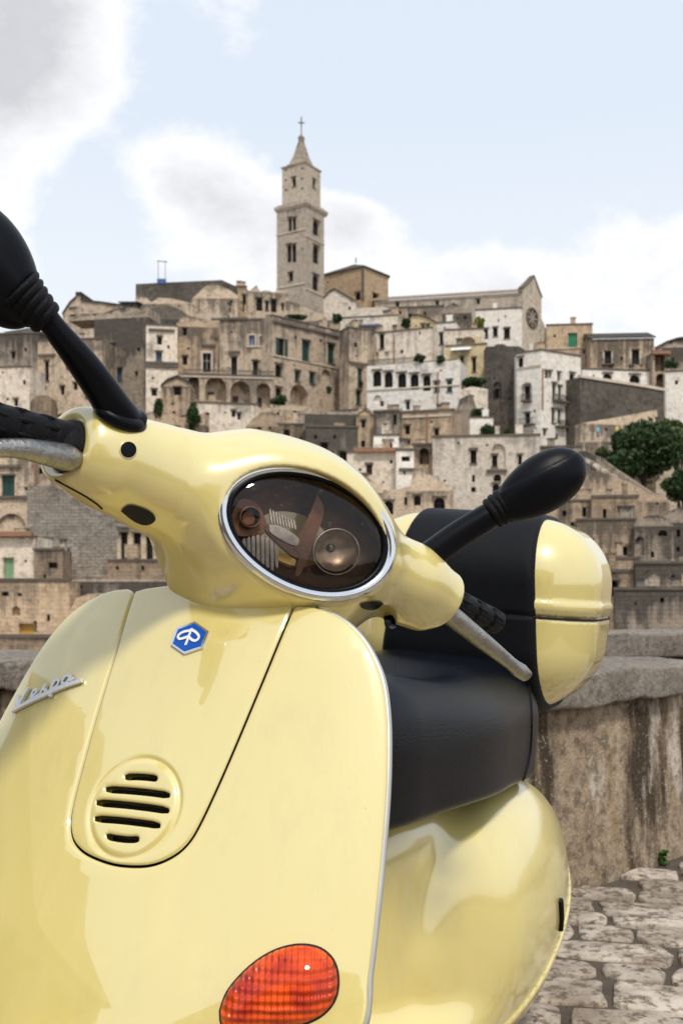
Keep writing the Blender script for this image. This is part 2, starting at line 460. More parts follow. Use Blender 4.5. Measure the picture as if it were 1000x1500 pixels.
def sheet(outer, holes, grid, hfn, lip=0.006, skirt=0.012, step=0.008, extra=None, hole_lip=None):
    """curved plate over the shield surface, with rolled edges; hfn(q, dist) gives extra height"""
    rings = []
    o = resample(outer, step);  o = o if area(o) > 0 else o[::-1]
    sets = [(o, lip, skirt)]
    for h in holes:
        q = resample(h, 0.0022); q = q if area(q) < 0 else q[::-1]
        sets.append((q, hole_lip or lip * 0.5, skirt))
    prof = [(0.0, -1.0), (0.12, -0.53), (0.3, -0.29), (0.6, -0.08), (1.0, 0.0)]
    V2 = []; H = []; faces = []; inner = []
    for poly, lp, sk in sets:
        n = len(poly); prev = None
        k0 = len(V2)
        V2 += [tuple(x) for x in poly]; H += [-lp - sk] * n
        prev = k0
        for dd, hh in prof:
            k1 = len(V2); ring = offset(poly, dd * lp)
            V2 += [tuple(x) for x in ring]; H += [hh * lp] * n
            for i in range(n): faces.append((prev + i, prev + (i + 1) % n, k1 + (i + 1) % n, k1 + i))
            prev = k1
        inner.append((prev, n, ring))
    lo, hi = o.min(0), o.max(0)
    gx, gy = np.meshgrid(np.arange(lo[0], hi[0], grid), np.arange(lo[1], hi[1], grid))
    G = np.stack([gx.ravel(), gy.ravel()], -1)
    G[:, 0] += np.where((np.round((G[:, 1] - lo[1]) / grid) % 2) > 0, grid / 2, 0)
    if extra is not None:
        G = G[np.all(np.linalg.norm(G - extra[1], axis=1)[:, None] > extra[2] + grid * 0.4, axis=1)]
        G = np.vstack([G, extra[0]])
    keep = inside(G, inner[0][2]) & (seg_dist(G, inner[0][2]) > step * 0.45)
    for p, n, ring in inner[1:]:
        keep &= ~inside(G, ring) & (seg_dist(G, ring) > 0.0014)
    G = G[keep]
    cv = []; ids = []; edges = []
    for p, n, ring in inner:
        s = len(cv); cv += [Vector(x) for x in ring]; ids += list(range(p, p + n))
        edges += [(s + i, s + (i + 1) % n) for i in range(n)]
    s = len(V2); V2 += [tuple(x) for x in G]; H += [0.0] * len(G)
    cv += [Vector(x) for x in G]; ids += list(range(s, s + len(G)))
    ov, oe, of, orig_v, _, _ = delaunay_2d_cdt(cv, edges, [], 0, 1e-7)
    ovn = np.array([tuple(v) for v in ov])
    mp = []
    for k, og in enumerate(orig_v):
        if og: mp.append(ids[og[0]])
        else:
            mp.append(len(V2)); V2.append(tuple(ovn[k])); H.append(0.0)
    cen = np.array([ovn[list(q)].mean(0) for q in of])
    ok = inside(cen, inner[0][2])
    for p, n, ring in inner[1:]: ok &= ~inside(cen, ring)
    for q, g in zip(of, ok):
        if g: faces.append(tuple(mp[i] for i in q))
    V2 = np.array(V2); H = np.array(H)
    H = H + hfn(V2)
    W = on_shield(V2, H)
    # turn every face so that it looks forward
    out = []
    for q in faces:
        a = V2[list(q)]
        out.append(q if area(a) > 0 else q[::-1])
    return W, out

# outline of the right half read off the photograph, mirrored for the other half
edgeR = [hit(*q) for q in ((478, 892), (500, 903), (520, 920), (535, 938), (546, 957), (556, 980), (563, 1005), (567, 1035), (569, 1070), (569, 1110), (568, 1150), (565, 1200), (561, 1250), (555, 1315), (548, 1380), (541, 1440), (535, 1500))]
edgeR = np.array(edgeR)
le = edgeR[-1]
lowR = np.array([[le[0] - 0.015, le[1] - 0.05], [le[0] - 0.05, le[1] - 0.10], [le[0] - 0.11, le[1] - 0.14], [0.06, le[1] - 0.155]])
grooveR = np.array([hit(*q) for q in ((431, 885), (420, 911), (400, 959), (372, 1027), (340, 1103), (315, 1160), (292, 1208), (277, 1233), (258, 1251), (232, 1264), (205, 1269))])
grooveL = np.array([hit(*q) for q in ((170, 1267), (140, 1258), (118, 1246), (105, 1229), (102, 1205), (106, 1178), (118, 1130), (137, 1060), (156, 997), (176, 931), (197, 864))])
topmid = np.array([hit(*q) for q in ((455, 886),)])
topL = np.array([-grooveR[0][0] * 0 + grooveL[-1][0], grooveL[-1][1]])
panel_path = np.vstack([grooveR, grooveL])
rightside = spline(np.vstack([edgeR, lowR]), 120)
leftside = rightside[::-1] * [-1, 1]
shield_poly = np.vstack([panel_path[0:1] + [0.002, 0], topmid, rightside, leftside, topmid * [-1, 1], panel_path[-1:] + [-0.002, 0], spline(panel_path, 160)[::-1][1:-1]])
gap = 0.0016
pp = spline(panel_path, 160)
ptop = np.array([hit(*q) for q in ((215, 859), (260, 853), (320, 856), (380, 867), (425, 882))])
panel_poly = np.vstack([pp, ptop])
pv = resample(panel_poly, 0.004); pv = pv if area(pv) > 0 else pv[::-1]
panel_poly = offset(pv, gap)
sv = resample(shield_poly, 0.004); sv = sv if area(sv) > 0 else sv[::-1]
shield_poly = offset(sv, gap * 0.5)
part('leg_shield', sheet(shield_poly, [], 0.012, lambda q: 0.0, lip=0.0038, step=0.005), m_paint)

vc = hit(195, 1182)
slots = []
for (x0, y0, x1, y1, th) in ((183, 1138, 231, 1140.5, 10), (155, 1156, 249, 1165, 10.5), (141, 1175.5, 248, 1187.5, 11), (139, 1199, 235, 1209.5, 10.5), (156, 1224.5, 204, 1229, 10)):
    bow = -1.5
    c = np.array([((x0 + (x1 - x0) * i / 10), (y0 + (y1 - y0) * i / 10 + bow * (1 - (i / 5 - 1) ** 2) * (1 if y0 < 1215 else -1.5))) for i in range(11)])
    poly = []
    for i in range(11): poly.append((c[i][0], c[i][1] - th / 2 * (0.6 if i in (0, 10) else 1)))
    for i in range(10, -1, -1): poly.append((c[i][0], c[i][1] + th / 2 * (0.6 if i in (0, 10) else 1)))
    slots.append(np.array([hit(*q) for q in poly]))
ex = []
for rr in np.arange(VENT_R - 0.008, VENT_R + 0.0081, 0.0016):
    ex += [vc + rr * np.array([math.cos(a), 0.9 * math.sin(a)]) for a in np.linspace(0, 2 * PI, 150, endpoint=False)]
class _R: pass
def panel_h(q):
    r = np.linalg.norm((q - vc) * [1, 1 / 0.9], axis=1)
    h = -0.0022 * np.exp(-((r - VENT_R) / 0.0026) ** 2)
    h += np.where(r < VENT_R, 0.0012 * np.clip((VENT_R - r) / 0.006, 0, 1), 0)
    return h
# grid points near the vent ring make room for the ring's own points
def sheet_panel():
    G = np.array(ex)
    return sheet(panel_poly, slots, 0.0075, panel_h, lip=0.0028, step=0.005, hole_lip=0.0024,
                 extra=(G, vc, VENT_R + 0.008))
_old = sheet
pan = part('front_panel', sheet_panel(), m_paint)
# dark cavity behind panel joint and vent
back = offset(shield_poly, 0.004)
bp_ = resample(np.vstack([rightside, leftside]), 0.02); bp_ = bp_ if area(bp_) > 0 else bp_[::-1]
bp_ = offset(bp_, 0.006)
def flat_fill(poly, h, grid=0.02):
    lo, hi = poly.min(0), poly.max(0)
    gx, gy = np.meshgrid(np.arange(lo[0], hi[0], grid), np.arange(lo[1], hi[1], grid))
    G = np.stack([gx.ravel(), gy.ravel()], -1); G = G[inside(G, poly)]; G = G[seg_dist(G, poly) > grid * 0.4]
    n = len(poly); cv = [Vector(x) for x in poly] + [Vector(x) for x in G]
    ov, _, of, _, _, _ = delaunay_2d_cdt(cv, [(i, (i + 1) % n) for i in range(n)], [], 1, 1e-7)
    V2 = np.array([tuple(v) for v in ov])
    W = on_shield(V2, h)
    return W, [q if area(V2[list(q)]) > 0 else q[::-1] for q in of]
part('shield_liner', flat_fill(bp_, -0.013), m_dark)
# edge trim
tp = np.vstack([topmid + [0.004, 0], rightside])
trim = on_shield(spline(tp[::3], 150), -0.009)
part('edge_trim', sweep(trim, 0.0044 * K, 10), m_trim)
trim = on_shield(spline(tp[::3] * [-1, 1], 150), -0.013)
part('edge_trim', sweep(trim, 0.0044 * K, 10), m_trim)

# ---------------------------------------------------------------- turn signals
ind = np.array([hit(*q) for q in ((323, 1480), (332, 1455), (347, 1435), (366, 1416), (388, 1400), (412, 1389), (440, 1384), (466, 1388), (484, 1401), (493, 1420), (495, 1445), (489, 1467), (474, 1485), (450, 1498), (415, 1507), (380, 1512), (345, 1512), (326, 1502))])
ind = resample(spline(np.vstack([ind, ind[:1]]), 90)[:-1], 0.004)
ind = ind if area(ind) > 0 else ind[::-1]
for sgn in (1, -1):
    q = ind * [sgn, 1]; q = q if sgn > 0 else q[::-1]
    cc = q.mean(0)
    if sgn > 0 or on_shield(cc[None])[0][0] / on_shield(cc[None])[0][1] * FPX + CX < -90:
        g = part('turn_signal', sheet(offset(q, -0.0016), [], 0.012, lambda v: 0.0025, lip=0.003, step=0.004), m_dark)
        part('lens', sheet(q, [], 0.006, lambda v, q=q: 0.004 + 0.016 * (1 - np.exp(-seg_dist(v, q) / 0.012)), lip=0.004, skirt=0.004, step=0.003), m_orange, parent=g)

# ---------------------------------------------------------------- hexagonal badge
def z6(x, y): return hit(x / 6.25 + 200, y / 6.25 + 880)
hexo = np.array([z6(*q) for q in ((545, 202), (673, 293), (615, 437), (445, 495), (324, 410), (378, 262))])
hexi = np.array([z6(*q) for q in ((540, 222), (645, 298), (594, 424), (450, 472), (348, 400), (393, 276))])
def poly_plate(poly, h, th):
    poly = poly if area(poly) > 0 else poly[::-1]
    n = len(poly)
    top = on_shield(poly, h); bot = on_shield(offset(poly, -0.0008), h - th)
    V = list(top) + list(bot)
    return V, [tuple(range(n))] + [((i + 1) % n, i, n + i, n + (i + 1) % n) for i in range(n)]
bd = part('badge', poly_plate(hexo, 0.0032, 0.005), m_chrome, smooth=False)
part('badge_field', poly_plate(hexi, 0.0037, 0.001), m_blue, smooth=False, parent=bd)
def ribbon(pts, w, h, th=0.0006, n=40, conv=z6):
    p = spline(pts, n); q = np.array([conv(*x) for x in p])
    t = np.gradient(q, axis=0); t /= np.linalg.norm(t, axis=1)[:, None] + 1e-9
    nn = np.stack([-t[:, 1], t[:, 0]], -1)
    w = np.interp(np.linspace(0, 1, n), np.linspace(0, 1, len(w)), w) if isinstance(w, (list, tuple)) else np.full(n, w)
    a = q + nn * w[:, None] / 2; c = q - nn * w[:, None] / 2
    V = list(on_shield(a, h)) + list(on_shield(c, h)) + list(on_shield(a, h - th)) + list(on_shield(c, h - th))
    Fc = []
    for i in range(n - 1):
        Fc += [(n + i, n + i + 1, i + 1, i), (2 * n + i, i, i + 1, 2 * n + i + 1), (n + i, 3 * n + i, 3 * n + i + 1, n + i + 1)]
    Fc += [(0, 2 * n, 3 * n, n), (n - 1, 2 * n - 1, 4 * n - 1, 3 * n - 1)]
    return V, Fc
ew = 0.0028
part('emblem', join(
    ribbon([(464, 420), (482, 372), (502, 318), (520, 268)], ew, 0.0044),
    ribbon([(516, 280), (556, 302), (582, 332), (583, 358), (560, 378), (530, 376), (494, 346)], ew, 0.0045),
    ribbon([(512, 288), (450, 300), (410, 322), (397, 346), (412, 364), (445, 358), (492, 342)], ew, 0.0046)), m_white, smooth=False, parent=bd)

# ---------------------------------------------------------------- chrome script on the shield
def z7(x, y): return hit(x / 6.25, y / 6.25 + 960)
sw = 0.0042
def bl_(x, h): return (x, 515 - 0.444 * (x - 135) - h)      # x along the slanting base line, h above it
def stroke(pts, w=sw): return ribbon([bl_(*p) for p in pts], w, 0.005, 0.004, n=30, conv=z7)
letters = [
    ribbon([(135, 522), (285, 440), (430, 372), (600, 296), (770, 240)], [0.0030, 0.0048, 0.0048, 0.0048, 0.004], 0.005, 0.004, conv=z7),
    stroke([(180, 120), (186, 70), (200, 22), (240, 78), (292, 140)], [0.0052, 0.0055, 0.0042, 0.0036, 0.0034]),
    stroke([(305, 38), (352, 56), (362, 84), (338, 88), (318, 52), (334, 22), (378, 34)], 0.0034),
    stroke([(392, 26), (440, 96), (432, 62), (452, 38), (424, 18)], 0.0034),
    stroke([(512, 96), (500, 40), (482, -28)], 0.0040),
    stroke([(508, 66), (540, 98), (566, 78), (548, 40), (510, 30)], 0.0034),
    stroke([(660, 84), (624, 92), (596, 56), (616, 24), (652, 46), (672, 88), (668, 40), (706, 40)], 0.0034)]
part('script_emblem', join(*letters), plain('satin_nickel', (0.80, 0.81, 0.83), 0.38, 0.7, var=0.05), smooth=False)

# ---------------------------------------------------------------- handlebar housing with the headlight
LN = np.array([0.36, -0.925, 0.12]); LN /= np.linalg.norm(LN)          # headlight axis
LC = S(447.5, 778.5, 1.175)
def lens_pt(px, py, off=0.0):
    d = pt(px, py, 1.0) - EYE
    t = ((LC - EYE) @ LN) / (d @ LN)
    return EYE + t * d + LN * off
ca, sa = math.cos(math.radians(23)), math.sin(math.radians(23))
def ell(s, ang):
    x, y = 129 * s * math.cos(ang), 85.5 * s * math.sin(ang)
    egg = 1 + 0.05 * math.cos(ang)
    y *= egg
    return 447.5 + x * ca - y * sa, 778.5 + x * sa + y * ca
rim = np.array([lens_pt(*ell(1.0, a)) for a in np.linspace(0, 2 * PI, 96, endpoint=False)])
LA = lens_pt(*ell(1, 0)) - lens_pt(*ell(1, PI)); ra_ = np.linalg.norm(LA) / 2; LA = LA / (2 * ra_)
LB = np.cross(LN, LA); LB /= np.linalg.norm(LB)
LC2 = rim.mean(0)
rb_ = max(abs((rim - LC2) @ LB))
ra_ = max(abs((rim - LC2) @ LA))
RL = np.stack([LA, LB, LN], -1)

def headset(P):
    d = s_capsule(P, S(70, 640, 1.095), S(165, 676, 1.135), rp(56, 1.1), rp(68, 1.14))
    d = smin(d, s_capsule(P, S(165, 676, 1.135), S(235, 704, 1.18), rp(68, 1.14), rp(72, 1.18)), 0.02)
    d = smin(d, s_capsule(P, S(235, 704, 1.18), S(330, 735, 1.235), rp(72, 1.18), rp(103, 1.235)), 0.03)
    d = smin(d, s_ellipsoid(P, S(420, 768, 1.265), (rp(152, 1.26), 0.11, rp(118, 1.26)), RL[:, [0, 2, 1]]), 0.035)
    # right arm
    d = smin(d, s_capsule(P, S(520, 812, 1.285), S(600, 850, 1.33), rp(62, 1.28), rp(50, 1.33)), 0.03)
    d = smin(d, s_capsule(P, S(600, 850, 1.33), S(672, 893, 1.38), rp(50, 1.33), rp(41, 1.38)), 0.02)
    d = smin(d, s_capsule(P, S(590, 890, 1.325), S(612, 898, 1.34), rp(24, 1.33), rp(24, 1.34)), 0.02)
    # skirt down to the steering column
    d = smin(d, s_capsule(P, S(385, 800, 1.29), S(372, 905, 1.315), rp(128, 1.28), rp(122, 1.31)), 0.05)
    # nacelle: elliptic tube opening out behind the headlight rim
    q = (P - LC2.astype(np.float32)) @ RL.astype(np.float32)
    n = q[..., 2]
    g = np.clip(-n, 0, 0.2)
    A = ra_ + 0.004 + 0.30 * g; Bb = rb_ + 0.004 + 0.32 * g
    e = np.sqrt((q[..., 0] / A) ** 2 + (q[..., 1] / Bb) ** 2)
    nac = smax((e - 1) * Bb * 0.92, np.abs(n + 0.06) - 0.058, 0.012)
    d = smin(d, nac, 0.035)
    # hollow for the lamp
    hol = np.sqrt((q[..., 0] / (ra_ - 0.004)) ** 2 + (q[..., 1] / (rb_ - 0.004)) ** 2)
    hol = smax((hol - 1) * rb_, np.abs(n - 0.01) - 0.055, 0.004)
    d = smax(d, -hol, 0.003)
    # left end: cut-out for grip and lever
    cut = s_capsule(P, S(20, 640, 1.00), S(82, 660, 1.06), rp(40, 1.0), rp(33, 1.07))
    cut = smin(cut, s_capsule(P, S(40, 640, 1.08), S(92, 652, 1.10), rp(44, 1.07), rp(40, 1.1)), 0.01)
    pl = (P - S(99, 648, 1.10).astype(np.float32)) @ CUTN
    d = smax(d, -cut, 0.006)
    d = smax(d, pl, 0.008)
    pr = (P - S(648, 884, 1.365).astype(np.float32)) @ CUTR
    d = smax(d, pr, 0.008)
    # shallow ledge under the mirror foot and the long lower lip
    return d
cdir = S(90, 642, 1.08) - S(200, 696, 1.16); CUTN = (cdir / np.linalg.norm(cdir)).astype(np.float32)
HA = S(240, 664, 1.13) - S(150, 622, 1.09); HA /= np.linalg.norm(HA); HN = np.array([0.1, -0.9, 0.3]); HN -= HA * (HN @ HA); HN /= np.linalg.norm(HN); HU = np.cross(HA, HN)
cdir = S(650, 884, 1.37) - S(560, 832, 1.31); CUTR = (cdir / np.linalg.norm(cdir)).astype(np.float32)
hs = sdf_part('handlebar_cover', headset, (-0.36, 0.90, 0.74), (0.19, 1.36, 1.10), 0.0034, m_paint2, local=False)

hl = part('headlight', sweep(rim + LN * 0.001, 0.0060, 12, closed=True, up=tuple(LN)), m_chrome)
rim2 = np.array([lens_pt(*ell(0.925, a), 0.002) for a in np.linspace(0, 2 * PI, 96, endpoint=False)])
part('gasket', sweep(rim2, 0.0035, 8, closed=True, up=tuple(LN)), m_black, parent=hl)
def dome(scale, depth, bulge, rings=14, seg=72, flip=False):
    V = []; Fc = []
    for i in range(rings + 1):
        s = 1 - i / rings
        for k in range(seg):
            a = 2 * PI * k / seg
            V.append(lens_pt(*ell(max(scale * s, 1e-3), a), depth + bulge * math.sqrt(max(0, 1 - (0.96 * s) ** 2))))
    for i in range(rings):
        for k in range(seg):
            a = i * seg + k; b2 = i * seg + (k + 1) % seg
            q = (a, b2, b2 + seg, a + seg)
            Fc.append(q if flip else q[::-1])
    return V, Fc
part('glass', dome(0.94, -0.004, 0.016), m_glass, parent=hl)
part('reflector_bowl', dome(0.935, -0.006, -0.044, flip=True), m_brown, parent=hl)
# lamp fittings seen through the glass (pixel positions on planes behind the rim)
def lens_poly(pts, off, thick, n=None):
    p = spline(pts + pts[:1], n or len(pts) * 4)[:-1]
    a = [lens_pt(x, y, off) for x, y in p]; c = [lens_pt(x, y, off - thick) for x, y in p]
    m = len(a)
    return a + c, [tuple(range(m)), tuple(range(m, 2 * m))[::-1]] + [(i, m + i, m + (i + 1) % m, (i + 1) % m) for i in range(m)]
def zl(x, y): return (300 + x * 0.4, 640 + y * 0.4)
part('bracket', join(
    lens_poly([zl(*q) for q in ((430, 200), (455, 260), (420, 370), (370, 490), (350, 495), (362, 420), (345, 395), (390, 300))], -0.016, 0.008),
    lens_poly([zl(*q) for q in ((240, 315), (262, 320), (362, 392), (372, 440), (330, 420), (250, 345))], -0.017, 0.006),
    lens_poly([zl(*q) for q in ((110, 290), (150, 215), (215, 235), (250, 330), (190, 350), (130, 345))], -0.02, 0.006)), m_bronze, smooth=False, parent=hl)
ribs = []
for k in range(9):
    x = 255 + k * 11
    ribs.append(lens_poly([zl(x, 255 + k * 5), zl(x + 5, 255 + k * 5), zl(x + 12, 300 + k * 3), zl(x + 6, 300 + k * 3)], -0.018, 0.003))
for k in range(9):
    x = 140 + k * 17; y0 = 350 + abs(k - 4) * 5 ; y1 = 400 + (8 - abs(k - 5)) * 12
    ribs.append(lens_poly([zl(x, y0), zl(x + 12, y0), zl(x + 14, y1), zl(x + 4, y1)], -0.020, 0.003))
ribs.append(lens_poly([zl(*q) for q in ((250, 312), (290, 318), (358, 360), (345, 390), (260, 345))], -0.0145, 0.002))
part('reflector_rib', join(*ribs), m_steel, smooth=False, parent=hl)
def lens_disc(cx, cy, r, off, bulge, seg=28):
    V = []; Fc = []
    for i in range(6):
        s = math.cos(i / 5 * PI / 2)
        for k in range(seg):
            a = 2 * PI * k / seg
            V.append(lens_pt(cx + r * s * math.cos(a), cy + r * s * math.sin(a), off + bulge * math.sin(i / 5 * PI / 2)))
    for i in range(5):
        for k in range(seg):
            Fc.append((i * seg + k, i * seg + seg + k, i * seg + seg + (k + 1) % seg, i * seg + (k + 1) % seg))
    return V, Fc
part('main_lamp', lens_disc(*zl(505, 405), 31, -0.022, -0.016), m_lampb, parent=hl)
part('lamp_ring', sweep([lens_pt(zl(505, 410)[0] + 34 * math.cos(a), zl(505, 410)[1] + 34 * math.sin(a), -0.02) for a in np.linspace(0, 2 * PI, 40, endpoint=False)], 0.0007, 6, closed=True, up=tuple(LN)), m_steel, parent=hl)
part('bulb', lens_disc(*zl(483, 397), 7, -0.02, 0.006), m_alloy, parent=hl)
part('side_lamp', lens_disc(*zl(180, 285), 15, -0.014, -0.008), m_dark, parent=hl)
part('lamp_ring', sweep([lens_pt(zl(180, 285)[0] + 15 * math.cos(a), zl(180, 285)[1] + 15 * math.sin(a), -0.013) for a in np.linspace(0, 2 * PI, 30, endpoint=False)], 0.0010, 6, closed=True, up=tuple(LN)), m_bronze, parent=hl)

# ray casting on the finished housing places the small fittings
from mathutils.bvhtree import BVHTree
def bvh(ob):
    mw = ob.location + (SC.location if ob.parent else Vector((0, 0, 0)))
    return BVHTree.FromPolygons([v.co + mw for v in ob.data.vertices], [tuple(p.vertices) for p in ob.data.polygons])
HB = bvh(hs)
def on_head(px, py):
    d = Vector(pt(px, py, 1.0) - EYE).normalized()
    h, n, _, _ = HB.ray_cast(Vector(EYE), d)
    return (np.array(h), np.array(n)) if h is not None else (S(px, py, 1.2), -np.array(d))
def patch(poly, h, grid=6.0):
    """thin plate that hugs the housing: pixel outline projected on it"""
    poly = np.array(poly, float); poly = poly if area(poly) > 0 else poly[::-1]
    lo, hi = poly.min(0), poly.max(0)
    gx, gy = np.meshgrid(np.arange(lo[0], hi[0], grid), np.arange(lo[1], hi[1], grid))
    G = np.stack([gx.ravel(), gy.ravel()], -1); G = G[inside(G, poly)]; G = G[seg_dist(G, poly) > grid * 0.4] if len(G) else G
    n = len(poly); cv = [Vector(x) for x in poly] + [Vector(x) for x in G]
    ov, _, of, _, _, _ = delaunay_2d_cdt(cv, [(i, (i + 1) % n) for i in range(n)], [], 1, 1e-6)
    W = []
    for v in ov:
        p, nn = on_head(v[0], v[1]); W.append(p + nn * h)
    return W, [tuple(q)[::-1] for q in of]
def disc_px(cx, cy, r, n=24, sx=1.0): return [(cx + r * sx * math.cos(a), cy + r * math.sin(a)) for a in np.linspace(0, 2 * PI, n, endpoint=False)]
part('screw_cap', patch(disc_px(188, 659, 11.5), 0.0012), m_black)
p0, n0 = on_head(188, 659)
ringp = [on_head(188 + 12 * math.cos(a), 659 + 12 * math.sin(a))[0] for a in np.linspace(0, 2 * PI, 28, endpoint=False)]
part('screw_collar', sweep(ringp, 0.0011, 6, closed=True, up=tuple(n0)), m_paint)
part('switch', patch(spline([(177, 747), (188, 739), (203, 741), (221, 749), (228, 760), (216, 768), (198, 763), (177, 747)], 30)[:-1], 0.0015), m_dark)
part('switch', patch(spline([(526, 884), (545, 880), (560, 882), (548, 892), (530, 890), (526, 884)], 24)[:-1], 0.0015), m_black)
part('switch', patch(spline([(562, 902), (574, 900), (580, 912), (577, 924), (564, 918), (562, 902)], 24)[:-1], 0.0015), m_black)

# ---------------------------------------------------------------- grips, levers, mirrors
def grip(a, c, r, n=64, pads=4):
    a = np.array(a); c = np.array(c); path = [a + (c - a) * i / (n - 1) for i in range(n)]
    rad = []
    for i in range(n):
        t = i / (n - 1)
        k = r * (1.0 + 0.07 * (1 if (t * pads) % 1 > 0.22 else 0))
        if t < 0.07: k = r * 1.2
        if t > 0.97: k = r * (1 - (t - 0.97) * 8)
        rad.append(k)
    return sweep(path, rad, 28)
def grip_pads(a, c, r, pads=4, around=9):
    out = []
    a = np.array(a); c = np.array(c); ax = Vector(c - a).normalized(); s = ax.orthogonal().normalized(); w = ax.cross(s)
    for j in range(pads):
        for k in range(around):
            an = 2 * PI * k / around
            o = (s * math.cos(an) + w * math.sin(an)) * (r * 1.0)
            t0, t1 = (j + 0.30) / pads, (j + 0.92) / pads
            p = [Vector(a + (c - a) * t) + o for t in np.linspace(t0, t1, 5)]
            out.append(sweep(p, [r * 0.10, r * 0.15, r * 0.15, r * 0.15, r * 0.10], 8))
    return join(*out)
gl_ = part('grip', grip(S(110, 652, 1.105), S(-75, 606, 0.99), rp(31, 1.05)), m_rubber)
part('grip_pad', grip_pads(S(80, 645, 1.085), S(-75, 606, 0.99), rp(31, 1.05)), m_rubber, parent=gl_)
gr_ = part('grip', grip(S(640, 868, 1.35), S(727, 912, 1.47), rp(17.5, 1.4)), m_rubber)
part('grip_pad', grip_pads(S(655, 876, 1.37), S(725, 911, 1.467), rp(17.5, 1.4), 3), m_rubber, parent=gr_)
lp = [on_head(*q) for q in spline([(82, 703), (106, 716), (126, 727), (141, 737), (150, 745)], 24) if HB.ray_cast(Vector(EYE), Vector(pt(*q, 1.0) - EYE).normalized())[0] is not None]
if len(lp) > 5: part('lower_seam', sweep([p + n * 0.0002 for p, n in lp], 0.0012, 6), m_dark)
part('grip_flange', sweep([S(118, 662, 1.115), S(108, 660, 1.10), S(92, 655, 1.088), S(80, 648, 1.083)], [rp(40, 1.1), rp(38, 1.1), rp(34, 1.09), rp(29, 1.09)], 28), m_rubber)
part('grip_flange', sweep([S(622, 866, 1.35), S(646, 880, 1.365), S(652, 884, 1.37)], [rp(30, 1.35), rp(31, 1.36), rp(20, 1.36)], 24), m_rubber)
lv = spline([(118, 674, 1.085), (88, 668, 1.062), (55, 661, 1.04), (20, 656, 1.02), (-30, 658, 0.995), (-80, 664, 0.975)], 30)
part('brake_lever', sweep([S(*p) for p in lv], [rp(x, 1.04) for x in np.interp(np.linspace(0, 1, 30), [0, 0.12, 0.3, 0.6, 1], [13, 21, 19, 14.5, 12])], 18, flat=(0.9, 1.0)), m_alloy)
lv = spline([(640, 886, 1.345), (664, 905, 1.355), (700, 934, 1.375), (735, 962, 1.40), (770, 990, 1.42)], 30)
rv = [rp(x, 1.38) for x in np.interp(np.linspace(0, 1, 30), [0, 0.12, 0.5, 0.85, 0.93, 1.0], [12, 17, 14, 10.5, 13, 10.5])]
part('brake_lever', sweep([S(*p) for p in lv], rv, 18, flat=(1.2, 0.9)), m_alloy)

def bellows(path, r0, r1, rings=5, n=50):
    p = spline(path, n)
    rad = []
    for i in range(n):
        t = i / (n - 1)
        rad.append((r0 + (r1 - r0) * t) * (1.0 + 0.13 * (abs(math.sin(t * rings * PI)) ** 0.6 - 0.5)))
    return sweep(p, rad, 24)
# left mirror
ml = part('mirror', sweep([S(*p) for p in spline([(46, 432, 1.035), (78, 478, 1.05), (112, 520, 1.065), (146, 566, 1.085), (168, 600, 1.10), (178, 620, 1.115)], 40)],
     [rp(x, 1.07) for x in np.interp(np.linspace(0, 1, 40), [0, 0.2, 0.5, 0.8, 0.93, 1], [18, 20, 26.5, 31, 35, 42])], 26, flat=(1.0, 0.85)), m_black)
FA = S(213, 627, 1.12) - S(138, 598, 1.09); FA /= np.linalg.norm(FA); FN = np.array([0.15, -0.5, 0.85]); FN -= FA * (FN @ FA); FN /= np.linalg.norm(FN); FU = np.cross(FA, FN)
fc_ = S(176, 612, 1.105)
v, q = nets(lambda P: smax(s_ellipsoid(P, fc_, (rp(41, 1.1), 0.020, 0.024), np.stack([FA, FN, FU], -1)), np.abs((P - fc_.astype(np.float32)) @ FN.astype(np.float32) - 0.002) - 0.007, 0.006), fc_ - 0.05, fc_ + 0.05, 0.0018)
part('mirror_foot', (v, q), m_black, parent=ml)
part('bellows', bellows([S(24, 424, 1.03), S(46, 446, 1.038), S(72, 470, 1.048)], rp(40, 1.03), rp(24, 1.05)), m_rubber, parent=ml)
def mirror_shell(c, ax, r, tilt, egg, split):
    ax = np.array(ax); ax = ax / np.linalg.norm(ax)
    v = np.array(tilt); v = v - ax * (v @ ax); v /= np.linalg.norm(v); w = np.cross(ax, v)
    R = np.stack([ax, v, w], -1)
    def fn(P):
        q = (P - c.astype(np.float32)) @ R.astype(np.float32)
        s = 1 + egg * q[..., 0] / r[0]
        q2 = q.copy(); q2[..., 1] /= s; q2[..., 2] /= s
        d = s_ellipsoid(q2, (0, 0, 0), r)
        d = smax(d, -q[..., 1] - 0.018, 0.008)              # flat glass side away from the road
        ln = q[..., 2] * split[0] + q[..., 0] * split[1] + split[2]
        return d + 0.0012 / (1 + np.exp(-ln / 0.0004))
    return fn, c, max(r) * 1.25
def add_mirror(parent, args, res=0.0030):
    fn, c, R = mirror_shell(*args)
    v, q = nets(fn, c - R, c + R, res)
    return part('mirror_shell', (v, q), m_black, parent=parent)
cl_ = S(-18, 386, 1.03)
add_mirror(ml, (cl_, S(-60, 318, 1.02) - S(24, 450, 1.035), (rp(104, 1.03), 0.032, rp(66, 1.03)), (0.15, -1, 0.1), 0.10, (1.0, 0.1, -0.012)))
